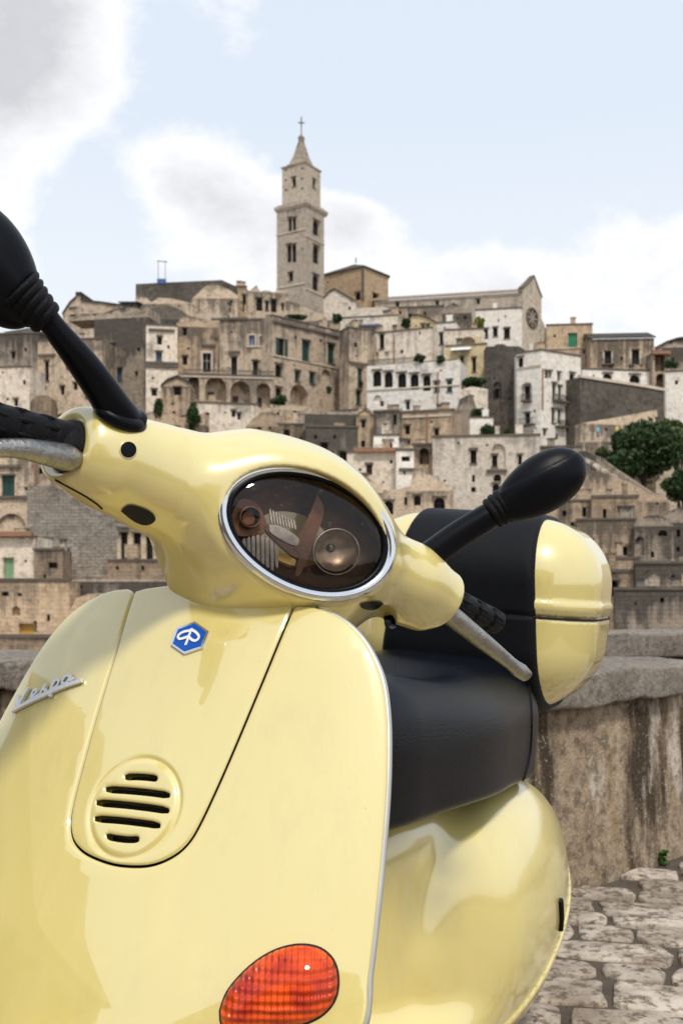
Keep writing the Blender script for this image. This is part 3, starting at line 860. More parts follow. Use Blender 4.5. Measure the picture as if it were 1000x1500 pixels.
# right mirror
mr = part('mirror', sweep([S(*p) for p in spline([(616, 824, 1.335), (640, 806, 1.335), (672, 783, 1.335), (706, 762, 1.335), (735, 744, 1.335)], 30)],
     [rp(x, 1.335) for x in np.interp(np.linspace(0, 1, 30), [0, 0.06, 0.14, 0.4, 0.8, 1], [28, 25, 21.5, 21, 20, 18])], 26), m_black)
part('mirror_foot', sweep([S(606, 831, 1.338), S(614, 825, 1.337), S(622, 819, 1.336)], [rp(30, 1.335), rp(31, 1.335), rp(26, 1.335)], 26), m_black, parent=mr)
part('bellows', bellows([S(718, 754, 1.333), S(733, 744, 1.332), S(750, 734, 1.33)], rp(22, 1.33), rp(27, 1.33), 4), m_rubber, parent=mr)
cr_ = S(789, 711, 1.325)
add_mirror(mr, (cr_, S(850, 672, 1.33) - S(728, 750, 1.33), (rp(76, 1.33), 0.029, rp(43, 1.33)), (0.15, -1, 0.1), 0.13, (-1.0, 0.1, -0.014)), 0.0024)

# ---------------------------------------------------------------- seat, body, top box (body frame: l, u, f)
def seat_fn(P):
    l = np.sqrt(P[..., 0] ** 2 + 1e-6)
    q = P.copy(); q[..., 0] = l
    wide = np.clip((-P[..., 2] - 0.45) / 0.4, 0, 1); wide = wide * wide * (3 - 2 * wide)
    hw = 0.105 + 0.092 * wide
    s = hw / 0.2
    q2 = q.copy(); q2[..., 0] = q[..., 0] / s
    q2[..., 1] = q[..., 1] + 0.05 * np.clip(-P[..., 2] - 0.55, 0, 1) * 0.0
    d = s_box(q2, (0, -0.062, -0.82), (0.204, 0.166, 0.35), 0.118) * np.minimum(1, s)
    dish = s_ellipsoid(P, (0, 0.238, -0.75), (0.20, 0.165, 0.20))
    d = smax(d, -dish, 0.035)
    d = smax(d, -(P[..., 1] + 0.132 + 0.035 * np.sin((P[..., 2] + 0.5) * 5.0) * 0.6 ), 0.02)
    return d
sdf_part('seat', seat_fn, (-0.23, -0.19, -1.2), (0.23, 0.16, -0.44), 0.0052, m_seat)

def body_fn(P):
    l = np.abs(P[..., 0])
    q = P.copy(); q[..., 0] = l
    d = s_box(q, (0, -0.35, -0.98), (0.125, 0.235, 0.42), 0.10)
    cowl = s_ellipsoid(q, (0.135, -0.378, -1.02), (0.142, 0.25, 0.39))
    d = smin(d, cowl, 0.045)
    rim_ = s_ellipsoid(q, (0.135, -0.378, -1.02), (0.149, 0.257, 0.397))
    band = np.abs(P[..., 1] + 0.415 + 0.36 * (P[..., 2] + 1.1)) - 0.009
    d = smin(d, smax(rim_, band, 0.008), 0.008)
    waist = s_ellipsoid(q, (0.225, -0.33, -0.56), (0.090, 0.27, 0.17))
    d = smax(d, -waist, 0.11)
    d = smin(d, s_box(q, (0, -0.50, -0.40), (0.20, 0.035, 0.42), 0.03), 0.05)      # footboard
    return d
sdf_part('rear_body', body_fn, (-0.32, -0.66, -1.46), (0.32, -0.03, 0.06), 0.0055, m_paint2)

BOXC = (0.022, 0.192, -1.235)
def box_base(P):
    q = P - np.asarray(BOXC, np.float32)
    lower = np.clip(-(q[..., 1]) / 0.2, 0, 1)
    s = 1 - 0.10 * lower ** 2
    q = q.copy(); q[..., 0] = q[..., 0] / s
    return s_box(q, (0, 0, 0), (0.262, 0.198, 0.185), 0.135)
def box_fn(P):
    d = box_base(P)
    v = P[..., 1] - BOXC[1]
    ridge = np.abs(v - 0.024) - 0.009
    d = smin(d, smax(d - 0.0045, ridge, 0.006), 0.005)
    seam = np.abs(v - 0.002) - 0.0024
    d = smax(d, -np.maximum(seam, -(d + 0.008)), 0.002)
    return d
BC = 0.03
def pad_fn(P):
    d = box_base(P) - 0.011
    side = np.abs(P[..., 0] - BC) - 0.152 + 0.02 * np.clip((P[..., 1] - BOXC[1]) / 0.2, -1, 1)
    d = smax(d, side, 0.014)
    v = P[..., 1] - BOXC[1]
    seam = np.abs(v - 0.002) - 0.002
    return smax(d, -np.maximum(seam, -(d + 0.004)), 0.002)
tb = sdf_part('top_box', box_fn, (-0.27, -0.03, -1.45), (0.31, 0.41, -1.02), 0.0058, m_paint)
sdf_part('pad', pad_fn, (-0.16, -0.04, -1.46), (0.21, 0.42, -1.0), 0.0058, m_pad, parent=tb)
def seam_at(a):
    t0, t1 = 0.05, 0.4
    for _ in range(30):
        tm = (t0 + t1) / 2
        p = np.array([[BOXC[0] + tm * math.cos(a), BOXC[1] + 0.001, BOXC[2] + tm * math.sin(a)]], np.float32)
        if box_base(p)[0] < 0: t0 = tm
        else: t1 = tm
    return B(BOXC[0] + t0 * math.cos(a), BOXC[1] + 0.001, BOXC[2] + t0 * math.sin(a))
part('seam_strip', sweep([seam_at(a) for a in np.linspace(0, 2 * PI, 160, endpoint=False)], 0.0022, 6, closed=True), m_dark, parent=tb)
part('luggage_rack', join(*[sweep([B(s * 0.08, -0.075, -0.98), B(s * 0.09, -0.02, -1.10), B(s * 0.09, -0.012, -1.36)], 0.008, 10) for s in (1, -1)]), m_chrome)

# seam round the rear of the seat
ST = bvh([o for o in SC.children if o.name.startswith('seat')][0])
sp_ = []
for px, py in spline([(773, 1000), (777, 1030), (778, 1065), (776, 1100), (770, 1130), (762, 1150)], 40):
    h, n, _, _ = ST.ray_cast(Vector(EYE), Vector(pt(px, py, 1.0) - EYE).normalized())
    if h is not None and (not sp_ or (h - sp_[-1]).length < 0.03): sp_.append(h + n * 0.0004)
if len(sp_) > 8: part('seat_piping', sweep([tuple(p) for p in sp_], 0.0022, 8), m_rubber)
# rear turn signal and side mark on the cowl
RB = bvh([o for o in SC.children if o.name.startswith('rear_body')][0])
def on_body(px, py):
    d = Vector(pt(px, py, 1.0) - EYE).normalized()
    h, n, _, _ = RB.ray_cast(Vector(EYE), d)
    return (np.array(h), np.array(n)) if h is not None else None

rs = []
for px, py in spline([(806, 1470), (800, 1490), (793, 1512), (786, 1535)], 10):
    q = on_body(px - 3, py)
    if q: rs.append(q[0] + q[1] * 0.004)
if len(rs) > 4: part('rear_turn_signal', sweep(rs, [0.006] + [0.013] * (len(rs) - 2) + [0.006], 12), m_orange)
rs = []
for px, py in ((818, 1318), (819, 1332), (819.5, 1346), (818, 1362)):
    q = on_body(px, py)
    if q: rs.append(q[0] + q[1] * 0.002)
if len(rs) > 2: part('side_badge', sweep(rs, 0.006, 10), m_black)
# running gear: wheels, mudguard, side stand (mostly below the frame)
def lathe(profile, c, ax, seg=40):
    ax = Vector(ax).normalized(); s = ax.orthogonal().normalized(); w = ax.cross(s); c = Vector(c)
    V = []; Fc = []; n = len(profile)
    for k in range(seg):
        a = 2 * PI * k / seg; d = s * math.cos(a) + w * math.sin(a)
        for r, h in profile: V.append(tuple(c + d * r + ax * h))
    for k in range(seg):
        for i in range(n - 1):
            a = k * n + i; b2 = ((k + 1) % seg) * n + i
            Fc.append((a, b2, b2 + 1, a + 1))
    return V, Fc
GU = -(bO[2]) / K / math.cos(lam)
for f_, steer in ((0.10, 0.0), (-1.16, 0.0)):
    R_ = 0.225; uc = GU + R_ + 0.004
    w_ = 0.05
    ty = part('wheel', lathe([(R_ * 0.62, -w_ * 0.8), (R_ * 0.8, -w_), (R_ * 0.95, -w_ * 0.75), (R_, 0), (R_ * 0.95, w_ * 0.75), (R_ * 0.8, w_), (R_ * 0.62, w_ * 0.8)], B(0, uc, f_), bL), m_tyre)
    part('rim', lathe([(0.02, -0.03), (0.04, -0.035), (R_ * 0.5, -0.02), (R_ * 0.63, -w_ * 0.82), (R_ * 0.63, w_ * 0.82), (R_ * 0.5, 0.02), (0.04, 0.035), (0.02, 0.03)], B(0, uc, f_), bL), m_alloy, parent=ty)
V = []; Fc = []
for i in range(25):
    a = math.radians(-5 + i * 170 / 24)
    for j in range(11):
        x = -0.075 + 0.15 * j / 10; r = 0.262 - 0.04 * (x / 0.075) ** 2 - 0.02 * (x / 0.075) ** 4
        V.append(B(x, GU + 0.229 + r * math.sin(a), 0.10 + r * math.cos(a)))
for i in range(24):
    for j in range(10): Fc.append((i * 11 + j, i * 11 + j + 1, i * 11 + j + 12, i * 11 + j + 11))
part('mudguard', (V, Fc), m_paint)
part('steering_column', sweep([B(0, GU + 0.23, 0.07), B(0.0, -0.1, -0.10), S(385, 860, 1.31)], 0.022, 16), m_black)
part('side_stand', sweep([B(0.10, -0.52, -0.45), B(0.20, -0.60, -0.47), [*(B(0.27, -0.7, -0.5)[:2]), 0.012]], 0.011, 10), m_alloy)
# ================================================================== the hill town across the valley
def DY(y):      # distance of a wall whose foot shows at photo height y
    return float(np.interp(y, [430, 500, 600, 700, 860, 960], [250, 206, 170, 140, 98, 76]))

def stone_mat(name, cols, stain=0.5, top=0.5, course=0.5, scol=(0.055, 0.05, 0.046)):
    """weathered tufa: mottled tone, rain streaks, lichen, faint courses"""
    m, nt, b = new_mat(name)
    t = nt.nodes.new('ShaderNodeTexCoord'); oi = nt.nodes.new('ShaderNodeObjectInfo')
    g = nt.nodes.new('ShaderNodeNewGeometry')
    pos = g.outputs['Position']
    sp = nt.nodes.new('ShaderNodeSeparateXYZ'); nt.links.new(t.outputs['Object'], sp.inputs[0])
    sg = nt.nodes.new('ShaderNodeSeparateXYZ'); nt.links.new(t.outputs['Generated'], sg.inputs[0])
    n1 = noise(nt, pos, 0.16, 6, 0.62)
    n2 = noise(nt, pos, 1.1, 5, 0.65)
    n3 = noise(nt, mapping(nt, pos, (1.3, 1.3, 0.10)), 0.9, 5, 0.65)          # vertical streaks
    base = mixc(nt, ramp(nt, n1, [(0, 0), (0.35, 0), (0.65, 1), (1, 1)]), cols[0], cols[1])
    base = mixc(nt, mathn(nt, 'MULTIPLY', ramp(nt, n2, [(0, 0), (0.42, 0), (0.68, 1), (1, 1)]), 0.6), base, cols[2])
    hv = mixc(nt, oi.outputs['Random'], (0.92, 0.94, 0.965), (1.22, 1.225, 1.22))
    base = mixc(nt, 1.0, base, hv, 'MULTIPLY')
    # dark lichen: from the wall top downward and in blotches
    tz = mathn(nt, 'ADD', mathn(nt, 'MULTIPLY', sg.outputs[2], top), mathn(nt, 'MULTIPLY', n3, 0.75))
    tz = mathn(nt, 'ADD', tz, mathn(nt, 'MULTIPLY', mathn(nt, 'SUBTRACT', n1, 0.5), 1.0))
    lf = ramp(nt, tz, [(0, 0), (0.70, 0), (0.88, 1), (1, 1)])
    base = mixc(nt, mathn(nt, 'MULTIPLY', lf, stain), base, scol)
    bl = ramp(nt, noise(nt, pos, 0.55, 6, 0.7), [(0, 0), (0.54, 0), (0.62, 1), (1, 1)])
    base = mixc(nt, mathn(nt, 'MULTIPLY', bl, stain * 0.6), base, (scol[0] * 2.2, scol[1] * 2.1, scol[2] * 1.9))
    fn = noise(nt, mapping(nt, pos, (1, 1, 0.6)), 2.4, 6, 0.75)
    base = mixc(nt, mathn(nt, 'MULTIPLY', ramp(nt, fn, [(0, 0), (0.55, 0), (0.66, 1), (1, 1)]), min(1.0, stain * 0.9)), base, (scol[0] * 1.3, scol[1] * 1.25, scol[2] * 1.2))
    # courses
    cv = nt.nodes.new('ShaderNodeCombineXYZ')
    nt.links.new(mathn(nt, 'ADD', sp.outputs[0], mathn(nt, 'MULTIPLY', sp.outputs[1], 0.8)), cv.inputs[0]); nt.links.new(sp.outputs[2], cv.inputs[1])
    br = nt.nodes.new('ShaderNodeTexBrick'); nt.links.new(cv.outputs[0], br.inputs['Vector'])
    br.inputs['Scale'].default_value = 1.0; br.inputs['Brick Width'].default_value = 0.95; br.inputs['Row Height'].default_value = 0.42; br.inputs['Mortar Size'].default_value = 0.03
    br.inputs['Color1'].default_value = (1, 1, 1, 1); br.inputs['Color2'].default_value = (0.80, 0.79, 0.78, 1); br.inputs['Mortar'].default_value = (0.55, 0.52, 0.48, 1)
    base = mixc(nt, course, base, mixc(nt, 1.0, base, br.outputs[0], 'MULTIPLY'))
    nt.links.new(base, b.inputs['Base Color'])
    setb(b, rough=0.95, spec=0.15)
    hgt = mathn(nt, 'ADD', mathn(nt, 'MULTIPLY', br.outputs[1], -0.35 * course), mathn(nt, 'ADD', n2, mathn(nt, 'MULTIPLY', noise(nt, pos, 3.5, 4, 0.7), 0.4)))
    bp = nt.nodes.new('ShaderNodeBump'); bp.inputs['Strength'].default_value = 0.8; bp.inputs['Distance'].default_value = 0.3
    nt.links.new(hgt, bp.inputs['Height']); nt.links.new(bp.outputs[0], b.inputs['Normal'])
    return m
MS = dict(
    cream=stone_mat('cream_tufa', ((0.56, 0.435, 0.315), (0.66, 0.535, 0.41), (0.43, 0.32, 0.22)), 0.72, 0.5, 0.35),
    pale=stone_mat('pale_plaster', ((0.68, 0.585, 0.475), (0.76, 0.67, 0.565), (0.54, 0.43, 0.32)), 0.52, 0.35, 0.2),
    white=stone_mat('whitewashed_plaster', ((0.76, 0.70, 0.62), (0.82, 0.77, 0.70), (0.64, 0.55, 0.45)), 0.36, 0.3, 0.12),
    tan=stone_mat('tan_tufa', ((0.47, 0.35, 0.24), (0.57, 0.44, 0.32), (0.36, 0.255, 0.17)), 0.76, 0.5, 0.5),
    orange=stone_mat('warm_tufa', ((0.58, 0.42, 0.27), (0.65, 0.49, 0.34), (0.46, 0.32, 0.20)), 0.55, 0.4, 0.35),
    yellow=stone_mat('yellow_plaster', ((0.62, 0.49, 0.28), (0.66, 0.54, 0.33), (0.52, 0.39, 0.21)), 0.25, 0.3, 0.1),
    grey=stone_mat('lichen_grey_stone', ((0.36, 0.295, 0.23), (0.46, 0.38, 0.30), (0.25, 0.20, 0.155)), 0.85, 0.6, 0.55),
    dark=stone_mat('blackened_stone', ((0.10, 0.086, 0.072), (0.185, 0.158, 0.130), (0.065, 0.057, 0.050)), 0.8, 0.3, 0.5, (0.03, 0.027, 0.025)),
    roof=stone_mat('dark_tile_roof', ((0.075, 0.066, 0.058), (0.105, 0.09, 0.078), (0.055, 0.05, 0.045)), 0.4, 0.1, 0.7),
    church=stone_mat('church_limestone', ((0.46, 0.385, 0.31), (0.55, 0.47, 0.38), (0.35, 0.285, 0.22)), 0.45, 0.35, 0.5),
    ochre=stone_mat('ochre_church_stone', ((0.46, 0.325, 0.205), (0.53, 0.395, 0.26), (0.37, 0.255, 0.155)), 0.4, 0.2, 0.45),
    brown=stone_mat('brown_stone', ((0.30, 0.22, 0.15), (0.39, 0.295, 0.205), (0.21, 0.15, 0.105)), 0.75, 0.4, 0.55),
    brick=stone_mat('coursed_grey_masonry', ((0.33, 0.285, 0.235), (0.42, 0.37, 0.31), (0.24, 0.20, 0.165)), 0.65, 0.3, 1.0),
)
MW = dict(
    dark=plain('dark_window_glass', (0.010, 0.010, 0.011), 0.4, var=0.3, scale=0.5, spec=0.08),
    green=plain('dark_green_shutter', (0.008, 0.045, 0.036), 0.5, var=0.2, scale=1),
    lgreen=plain('bright_green_shutter', (0.02, 0.17, 0.075), 0.5, var=0.2, scale=1),
    mint=plain('faded_mint_shutter', (0.20, 0.33, 0.19), 0.6, var=0.2, scale=1),
    blue=plain('blue_shutter', (0.05, 0.10, 0.26), 0.5, var=0.2, scale=1),
    teal=plain('slate_blue_shutter', (0.035, 0.07, 0.115), 0.5, var=0.2, scale=1),
    wood=plain('old_brown_wood', (0.045, 0.027, 0.018), 0.7, var=0.3, scale=1),
    frame=plain('painted_window_frame', (0.55, 0.51, 0.45), 0.6, var=0.1, scale=1),
    iron=plain('wrought_iron', (0.02, 0.019, 0.018), 0.6, var=0.2, scale=1),
    trim=plain('stone_trim', (0.55, 0.47, 0.38), 0.9, var=0.25, scale=0.6),
    otrim=plain('stained_stone_trim', (0.115, 0.095, 0.076), 0.9, var=0.45, scale=0.6),
    tile=plain('terracotta_tile', (0.27, 0.145, 0.085), 0.85, var=0.35, scale=1.5),
    awn=plain('blue_awning', (0.06, 0.10, 0.26), 0.7, var=0.15, scale=1),
    wawn=plain('white_awning', (0.72, 0.73, 0.76), 0.7, var=0.05, scale=1),
    ochre=plain('ochre_door', (0.50, 0.30, 0.06), 0.7, var=0.2, scale=1),
    pink=plain('pink_plaster', (0.45, 0.22, 0.22), 0.8, var=0.15, scale=1),
)

class Face:
    def __init__(s, a, b):
        s.a = np.array(a, float); s.b = np.array(b, float)
        d = s.b - s.a; s.len = np.linalg.norm(d); s.t = d / s.len; s.n = np.array([s.t[1], -s.t[0]])
    def st(s, px, py):
        k = (px - CX) / FPX
        # X = k*Y on the plane a + t*u
        u = (k * s.a[1] - s.a[0]) / (s.t[0] - k * s.t[1])
        y = s.a[1] + s.t[1] * u
        return u, CAMH + (CY - py) / FPX * y
    def P(s, u, z, out=0.0):
        q = s.a + s.t * u + s.n * out
        return (q[0], q[1], z)

def box_on(F, u0, u1, z0, z1, o0, o1):
    """box on a face from outward distance o0 to o1"""
    V = [F.P(u, z, o) for o in (o0, o1) for z in (z0, z1) for u in (u0, u1)]
    Fc = [(0, 1, 3, 2)[::-1], (4, 5, 7, 6), (0, 1, 5, 4), (2, 6, 7, 3), (0, 4, 6, 2), (1, 3, 7, 5)]
    return V, Fc

def wall_face(F, u0, u1, z0, z1, holes, V, Fc):
    us = sorted({u0, u1, *[h[0] for h in holes], *[h[1] for h in holes]})
    zs = sorted({z0, z1, *[h[2] for h in holes], *[h[3] for h in holes]})
    us = [u for u in us if u0 <= u <= u1]; zs = [z for z in zs if z0 <= z <= z1]
    for i in range(len(us) - 1):
        for j in range(len(zs) - 1):
            cu, cz = (us[i] + us[i + 1]) / 2, (zs[j] + zs[j + 1]) / 2
            if any(h[0] < cu < h[1] and h[2] < cz < h[3] for h in holes): continue
            k = len(V); V += [F.P(us[i], zs[j]), F.P(us[i + 1], zs[j]), F.P(us[i + 1], zs[j + 1]), F.P(us[i], zs[j + 1])]
            Fc.append((k, k + 1, k + 2, k + 3))
    for h in holes:
        a, b_, c, d, dep, arch = h
        def q(*p):
            k = len(V); V.extend(p); Fc.append(tuple(range(k, k + len(p))))
        if arch:
            n = 10; r = (b_ - a) / 2; cu = (a + b_) / 2; zc = max(c, d - r); ry = d - zc
            arc = [(cu - r * math.cos(PI * i / n), zc + ry * math.sin(PI * i / n)) for i in range(n + 1)]
            for i in range(n):
                (ua, za), (ub, zb) = arc[i], arc[i + 1]
                cor = (a, d) if i < n / 2 else (b_, d)
                q(F.P(*cor), F.P(ua, za), F.P(ub, zb))
                q(F.P(ua, za), F.P(ua, za, -dep), F.P(ub, zb, -dep), F.P(ub, zb))
            q(F.P(cu, d), F.P(a, d), F.P(cu, d)) if False else None
            top = zc
        else:
            top = d; q(F.P(a, d), F.P(a, d, -dep), F.P(b_, d, -dep), F.P(b_, d))
        q(F.P(a, c), F.P(a, c, -dep), F.P(a, top, -dep), F.P(a, top))
        q(F.P(b_, c), F.P(b_, top), F.P(b_, top, -dep), F.P(b_, c, -dep))
        q(F.P(a, c), F.P(b_, c), F.P(b_, c, -dep), F.P(a, c, -dep))

def add_window(root, org, F, kind, a, b_, c, d, dep, mat):
    w, h = b_ - a, d - c
    parts = []
    def mk(name, vf, m, parent):
        o = link_mesh(name, vf[0], vf[1], m, parent, False, None)
        o.location = tuple(-np.array(org)) if parent is root else (0, 0, 0)
        return o
    e = 0.02
    if kind in 'AN':          # deep arch or shallow niche: a stone back wall
        wv = box_on(F, a - e, b_ + e, c - e, d + e, -dep - 0.3, -dep + 0.01)
        o = mk('archway' if kind == 'A' else 'niche', wv, mat, root)
        if kind == 'A':
            mk('door', box_on(F, a + w * 0.12, a + w * 0.42, c, c + h * 0.5, -dep, -dep + 0.06), MW['wood'], o)
        return o
    pm = {'d': 'dark', 'a': 'dark', 'g': 'green', 'l': 'lgreen', 'm': 'mint', 'b': 'blue', 't': 'teal', 'w': 'wood', 's': 'dark', 'G': 'dark', 'c': 'dark', 'o': 'ochre', 'f': 'frame'}[kind]
    o = mk('door' if kind in 'wo' else 'window', box_on(F, a - e, b_ + e, c - e, d + e, -dep - 0.1, -dep + 0.02), MW[pm], root)
    if kind in 'ds' and w > 0.55 or kind in 'abcfG':
        f = 0.07
        bars = [box_on(F, a, a + f, c, d, -dep + 0.02, -dep + 0.07), box_on(F, b_ - f, b_, c, d, -dep + 0.02, -dep + 0.07), box_on(F, a + f, b_ - f, d - f, d, -dep + 0.02, -dep + 0.07),
                box_on(F, a + f, b_ - f, c, c + f, -dep + 0.02, -dep + 0.07), box_on(F, (a + b_ - f) / 2, (a + b_ + f) / 2, c + f, d - f, -dep + 0.02, -dep + 0.06),
                box_on(F, a + f, b_ - f, c + h * 0.6, c + h * 0.6 + f, -dep + 0.025, -dep + 0.055)]
        if kind == 'f': bars = bars[:2]
        mk('frame', join(*bars), MW['wood'] if kind in 'dsGa' else MW['frame'], o)
    if kind in 'glmt':
        for u in (a, (a + b_) / 2):
            mk('shutter', box_on(F, u + 0.03, u + w / 2 - 0.03, c + 0.03, d - 0.03, -dep + 0.03, -dep + 0.1), MW[pm], o)
    if kind == 'G':
        for u0, u1 in ((a - w * 0.46, a - 0.02), (b_ + 0.02, b_ + w * 0.46)):
            mk('shutter', box_on(F, u0, u1, c, d, 0.03, 0.10), MW['green'], o)
    if kind in 'bcs':
        t = 0.22 * min(1.5, w)
        sur = [box_on(F, a - t, a - 0.01, c - t * 0.6, d + t, 0.003, 0.09), box_on(F, b_ + 0.01, b_ + t, c - t * 0.6, d + t, 0.003, 0.09), box_on(F, a - 0.01, b_ + 0.01, d + 0.01, d + t, 0.003, 0.09)]
        mk('surround', join(*sur), MW['trim'], o)
    if kind in 'gdtwsa' and h > 1.1 and w > 0.5:
        mk('lintel', box_on(F, a - 0.2, b_ + 0.2, d + 0.04, d + 0.24, 0.003, 0.32), MW['otrim'], o)
    if kind in 'gdtms' and h > 1.6:
        mk('sill', box_on(F, a - 0.12, b_ + 0.12, c - 0.16, c - 0.02, 0.003, 0.2), MW['otrim'], o)
    return o

def house(name, label, corners, ytop, ybot, mat='cream', wins=(), crest=None, thick=7.0, group=None, cat='house', cope=True, roof=None, extra=(), roofm='roof', below=5.0, ledges=(), depth=None, back=None):
    """stone building: corners = [(pixel x, distance), ...] of its front walls, ytop/ybot photo heights at the first corner"""
    pts = []
    for c in corners:
        x, d = (c if isinstance(c, (tuple, list)) else (c, depth or DY(ybot)))
        pts.append(np.array([(x - CX) / FPX * d, d]))
    faces = [Face(pts[i], pts[i + 1]) for i in range(len(pts) - 1)]
    d0 = pts[0][1]
    zt = CAMH + (CY - ytop) / FPX * d0
    zb = CAMH + (CY - ybot) / FPX * d0 - below
    m = MS[mat]
    nrm = sum(f.n for f in faces); nrm /= np.linalg.norm(nrm)
    org = np.array([*(sum(pts) / len(pts) - nrm * thick * 0.5), zb])
    root = empty(name, org)
    tag(root, label, cat, group)
    V = []; Fc = []
    per = {i: [] for i in range(len(faces))}
    wl = []
    for w in wins:
        kind, px, py, pw, ph = w[:5]
        if kind not in 'AN': pw *= 1.12; ph *= 1.06
        fi = next((i for i in range(len(faces)) if corners_x(corners, i) <= px <= corners_x(corners, i + 1)), 0)
        F = faces[fi]
        a, _ = F.st(px - pw / 2, py); b_, _ = F.st(px + pw / 2, py)
        _, d = F.st(px, py - ph / 2); _, c = F.st(px, py + ph / 2)
        arch = kind in 'aANc' and kind != 'c' or (len(w) > 5 and w[5] == 'arch')
        dep = {'A': 2.2, 'N': 0.5}.get(kind, 0.5)
        a = max(a, 0.1); b_ = min(b_, F.len - 0.1); d = min(d, zt - 0.15)
        if b_ - a < 0.1 or d - c < 0.1: continue
        per[fi].append((a, b_, c, d, dep, arch)); wl.append((F, kind, a, b_, c, d, dep))
    rh = random.Random(hash_s(label) + 5)
    for _ in range(rh.randint(2, 5)):        # small vents and putlog holes
        F = faces[rh.randrange(len(faces))]; u = rh.uniform(0.6, max(0.7, F.len - 1.0)); z = rh.uniform(zb + below, zt - 0.8); w = rh.uniform(0.22, 0.5); h = rh.uniform(0.25, 0.7)
        fi = faces.index(F)
        if u + w > F.len - 0.2 or z + h > zt - 0.3 or any(a - 0.5 < u + w and u < b_ + 0.5 and c - 0.5 < z + h and z < d + 0.5 for a, b_, c, d, *_r in per[fi]): continue
        per[fi].append((u, u + w, z, z + h, 0.3, False)); wl.append((F, 'd', u, u + w, z, z + h, 0.3))
    cr = None
    if crest:
        cr = [faces[0].st(x, y) for x, y in crest]
        zt0 = min(z for _, z in cr)
        zt = zt0
        for fi in per: per[fi] = [h if h[3] < zt - 0.05 else (h[0], h[1], min(h[2], zt - 0.4), zt - 0.06, h[4], h[5]) for h in per[fi]]
    for i, F in enumerate(faces):
        wall_face(F, 0.0, F.len, zb, zt, per[i], V, Fc)
    nl, nr = faces[0].n, faces[-1].n
    # back corners
    if back is not None:
        bk = [np.array([(x - CX) / FPX * d, d]) for x, d in back]
    else:
        bk = [pts[-1] - nrm * thick, pts[0] - nrm * thick]
    loop = pts[-1:] + bk + pts[:1]
    for p, q in zip(loop[:-1], loop[1:]):
        k = len(V); V += [(p[0], p[1], zb), (q[0], q[1], zb), (q[0], q[1], zt), (p[0], p[1], zt)]; Fc.append((k, k + 1, k + 2, k + 3))
    k = len(V); V += [(p[0], p[1], zt) for p in pts + bk]; Fc.append(tuple(range(k, len(V))))
    wobj = link_mesh('wall', V, Fc, m, root, False); wobj.location = tuple(-org)
    if cr:
        F = faces[0]
        u0 = max(0, cr[0][0]); u1 = min(F.len, cr[-1][0])
        prof = [(cr[0][0], zt - 0.02)] + cr + [(cr[-1][0], zt - 0.02)]
        T = min(thick, 6.0)
        a = [F.P(u, z, -0.004) for u, z in prof]; c = [F.P(u, z, -T) for u, z in prof]; n = len(a)
        o = link_mesh('gable' if len(crest) < 5 else 'upper_wall', a + c, [tuple(range(n))[::-1], tuple(range(n, 2 * n))] + [(i, (i + 1) % n, n + (i + 1) % n, n + i) for i in range(n)], m, root, False); o.location = tuple(-org)
        if roof == 'gable':
            s = []
            for (ua, za), (ub, zb2) in zip(cr[:-1], cr[1:]):
                k = 0.28
                s.append(([F.P(ua, za, 0.35), F.P(ub, zb2, 0.35), F.P(ub, zb2, -T), F.P(ua, za, -T), F.P(ua, za + k, 0.35), F.P(ub, zb2 + k, 0.35), F.P(ub, zb2 + k, -T), F.P(ua, za + k, -T)],
                          [(0, 1, 2, 3), (4, 7, 6, 5), (0, 4, 5, 1), (1, 5, 6, 2), (2, 6, 7, 3), (3, 7, 4, 0)]))
            o = link_mesh('roof', *join(*s), MS[roofm] if roofm in MS else MW[roofm], root, False); o.location = tuple(-org)
    elif roof == 'hip':
        e = 0.5; cen = sum(pts + bk) / (len(pts) + len(bk)); hgt = extra_h(extra)
        ring = [p + (p - cen) / np.linalg.norm(p - cen) * e for p in pts + bk]; n = len(ring)
        V = [(p[0], p[1], zt) for p in ring] + [(p[0], p[1], zt + 0.3) for p in ring] + [(cen[0], cen[1], zt + hgt)]
        Fc = [tuple(range(n))[::-1]] + [(i, (i + 1) % n, n + (i + 1) % n, n + i) for i in range(n)] + [(n + i, n + (i + 1) % n, 2 * n) for i in range(n)]
        o = link_mesh('roof', V, Fc, MS[roofm] if roofm in MS else MW[roofm], root, False); o.location = tuple(-org)
    elif roof == 'shed':                     # sloping tiled roof rising away behind the eaves
        F = faces[0]; hgt = extra_h(extra)
        V = [F.P(-0.3, zt, 0.4), F.P(F.len + 0.3, zt, 0.4), F.P(F.len + 0.3, zt + hgt, -thick), F.P(-0.3, zt + hgt, -thick)]
        V += [(x, y, z + 0.25) for x, y, z in V]
        o = link_mesh('roof', V, [(0, 1, 2, 3), (4, 7, 6, 5), (0, 4, 5, 1), (1, 5, 6, 2), (2, 6, 7, 3), (3, 7, 4, 0)], MS[roofm] if roofm in MS else MW[roofm], root, False); o.location = tuple(-org)
    elif cope:
        rr = random.Random(hash_s(label))
        s = []
        for F in faces:
            h = 0.22 + 0.1 * rr.random()
            s.append(box_on(F, -0.12, F.len + 0.12, zt + 0.003, zt + h, -0.5, 0.14))
        o = link_mesh('coping', *join(*s), MW['otrim'], root, False); o.location = tuple(-org)
        # low stubs, chimneys and rubble that break the roof line
        F = faces[0]
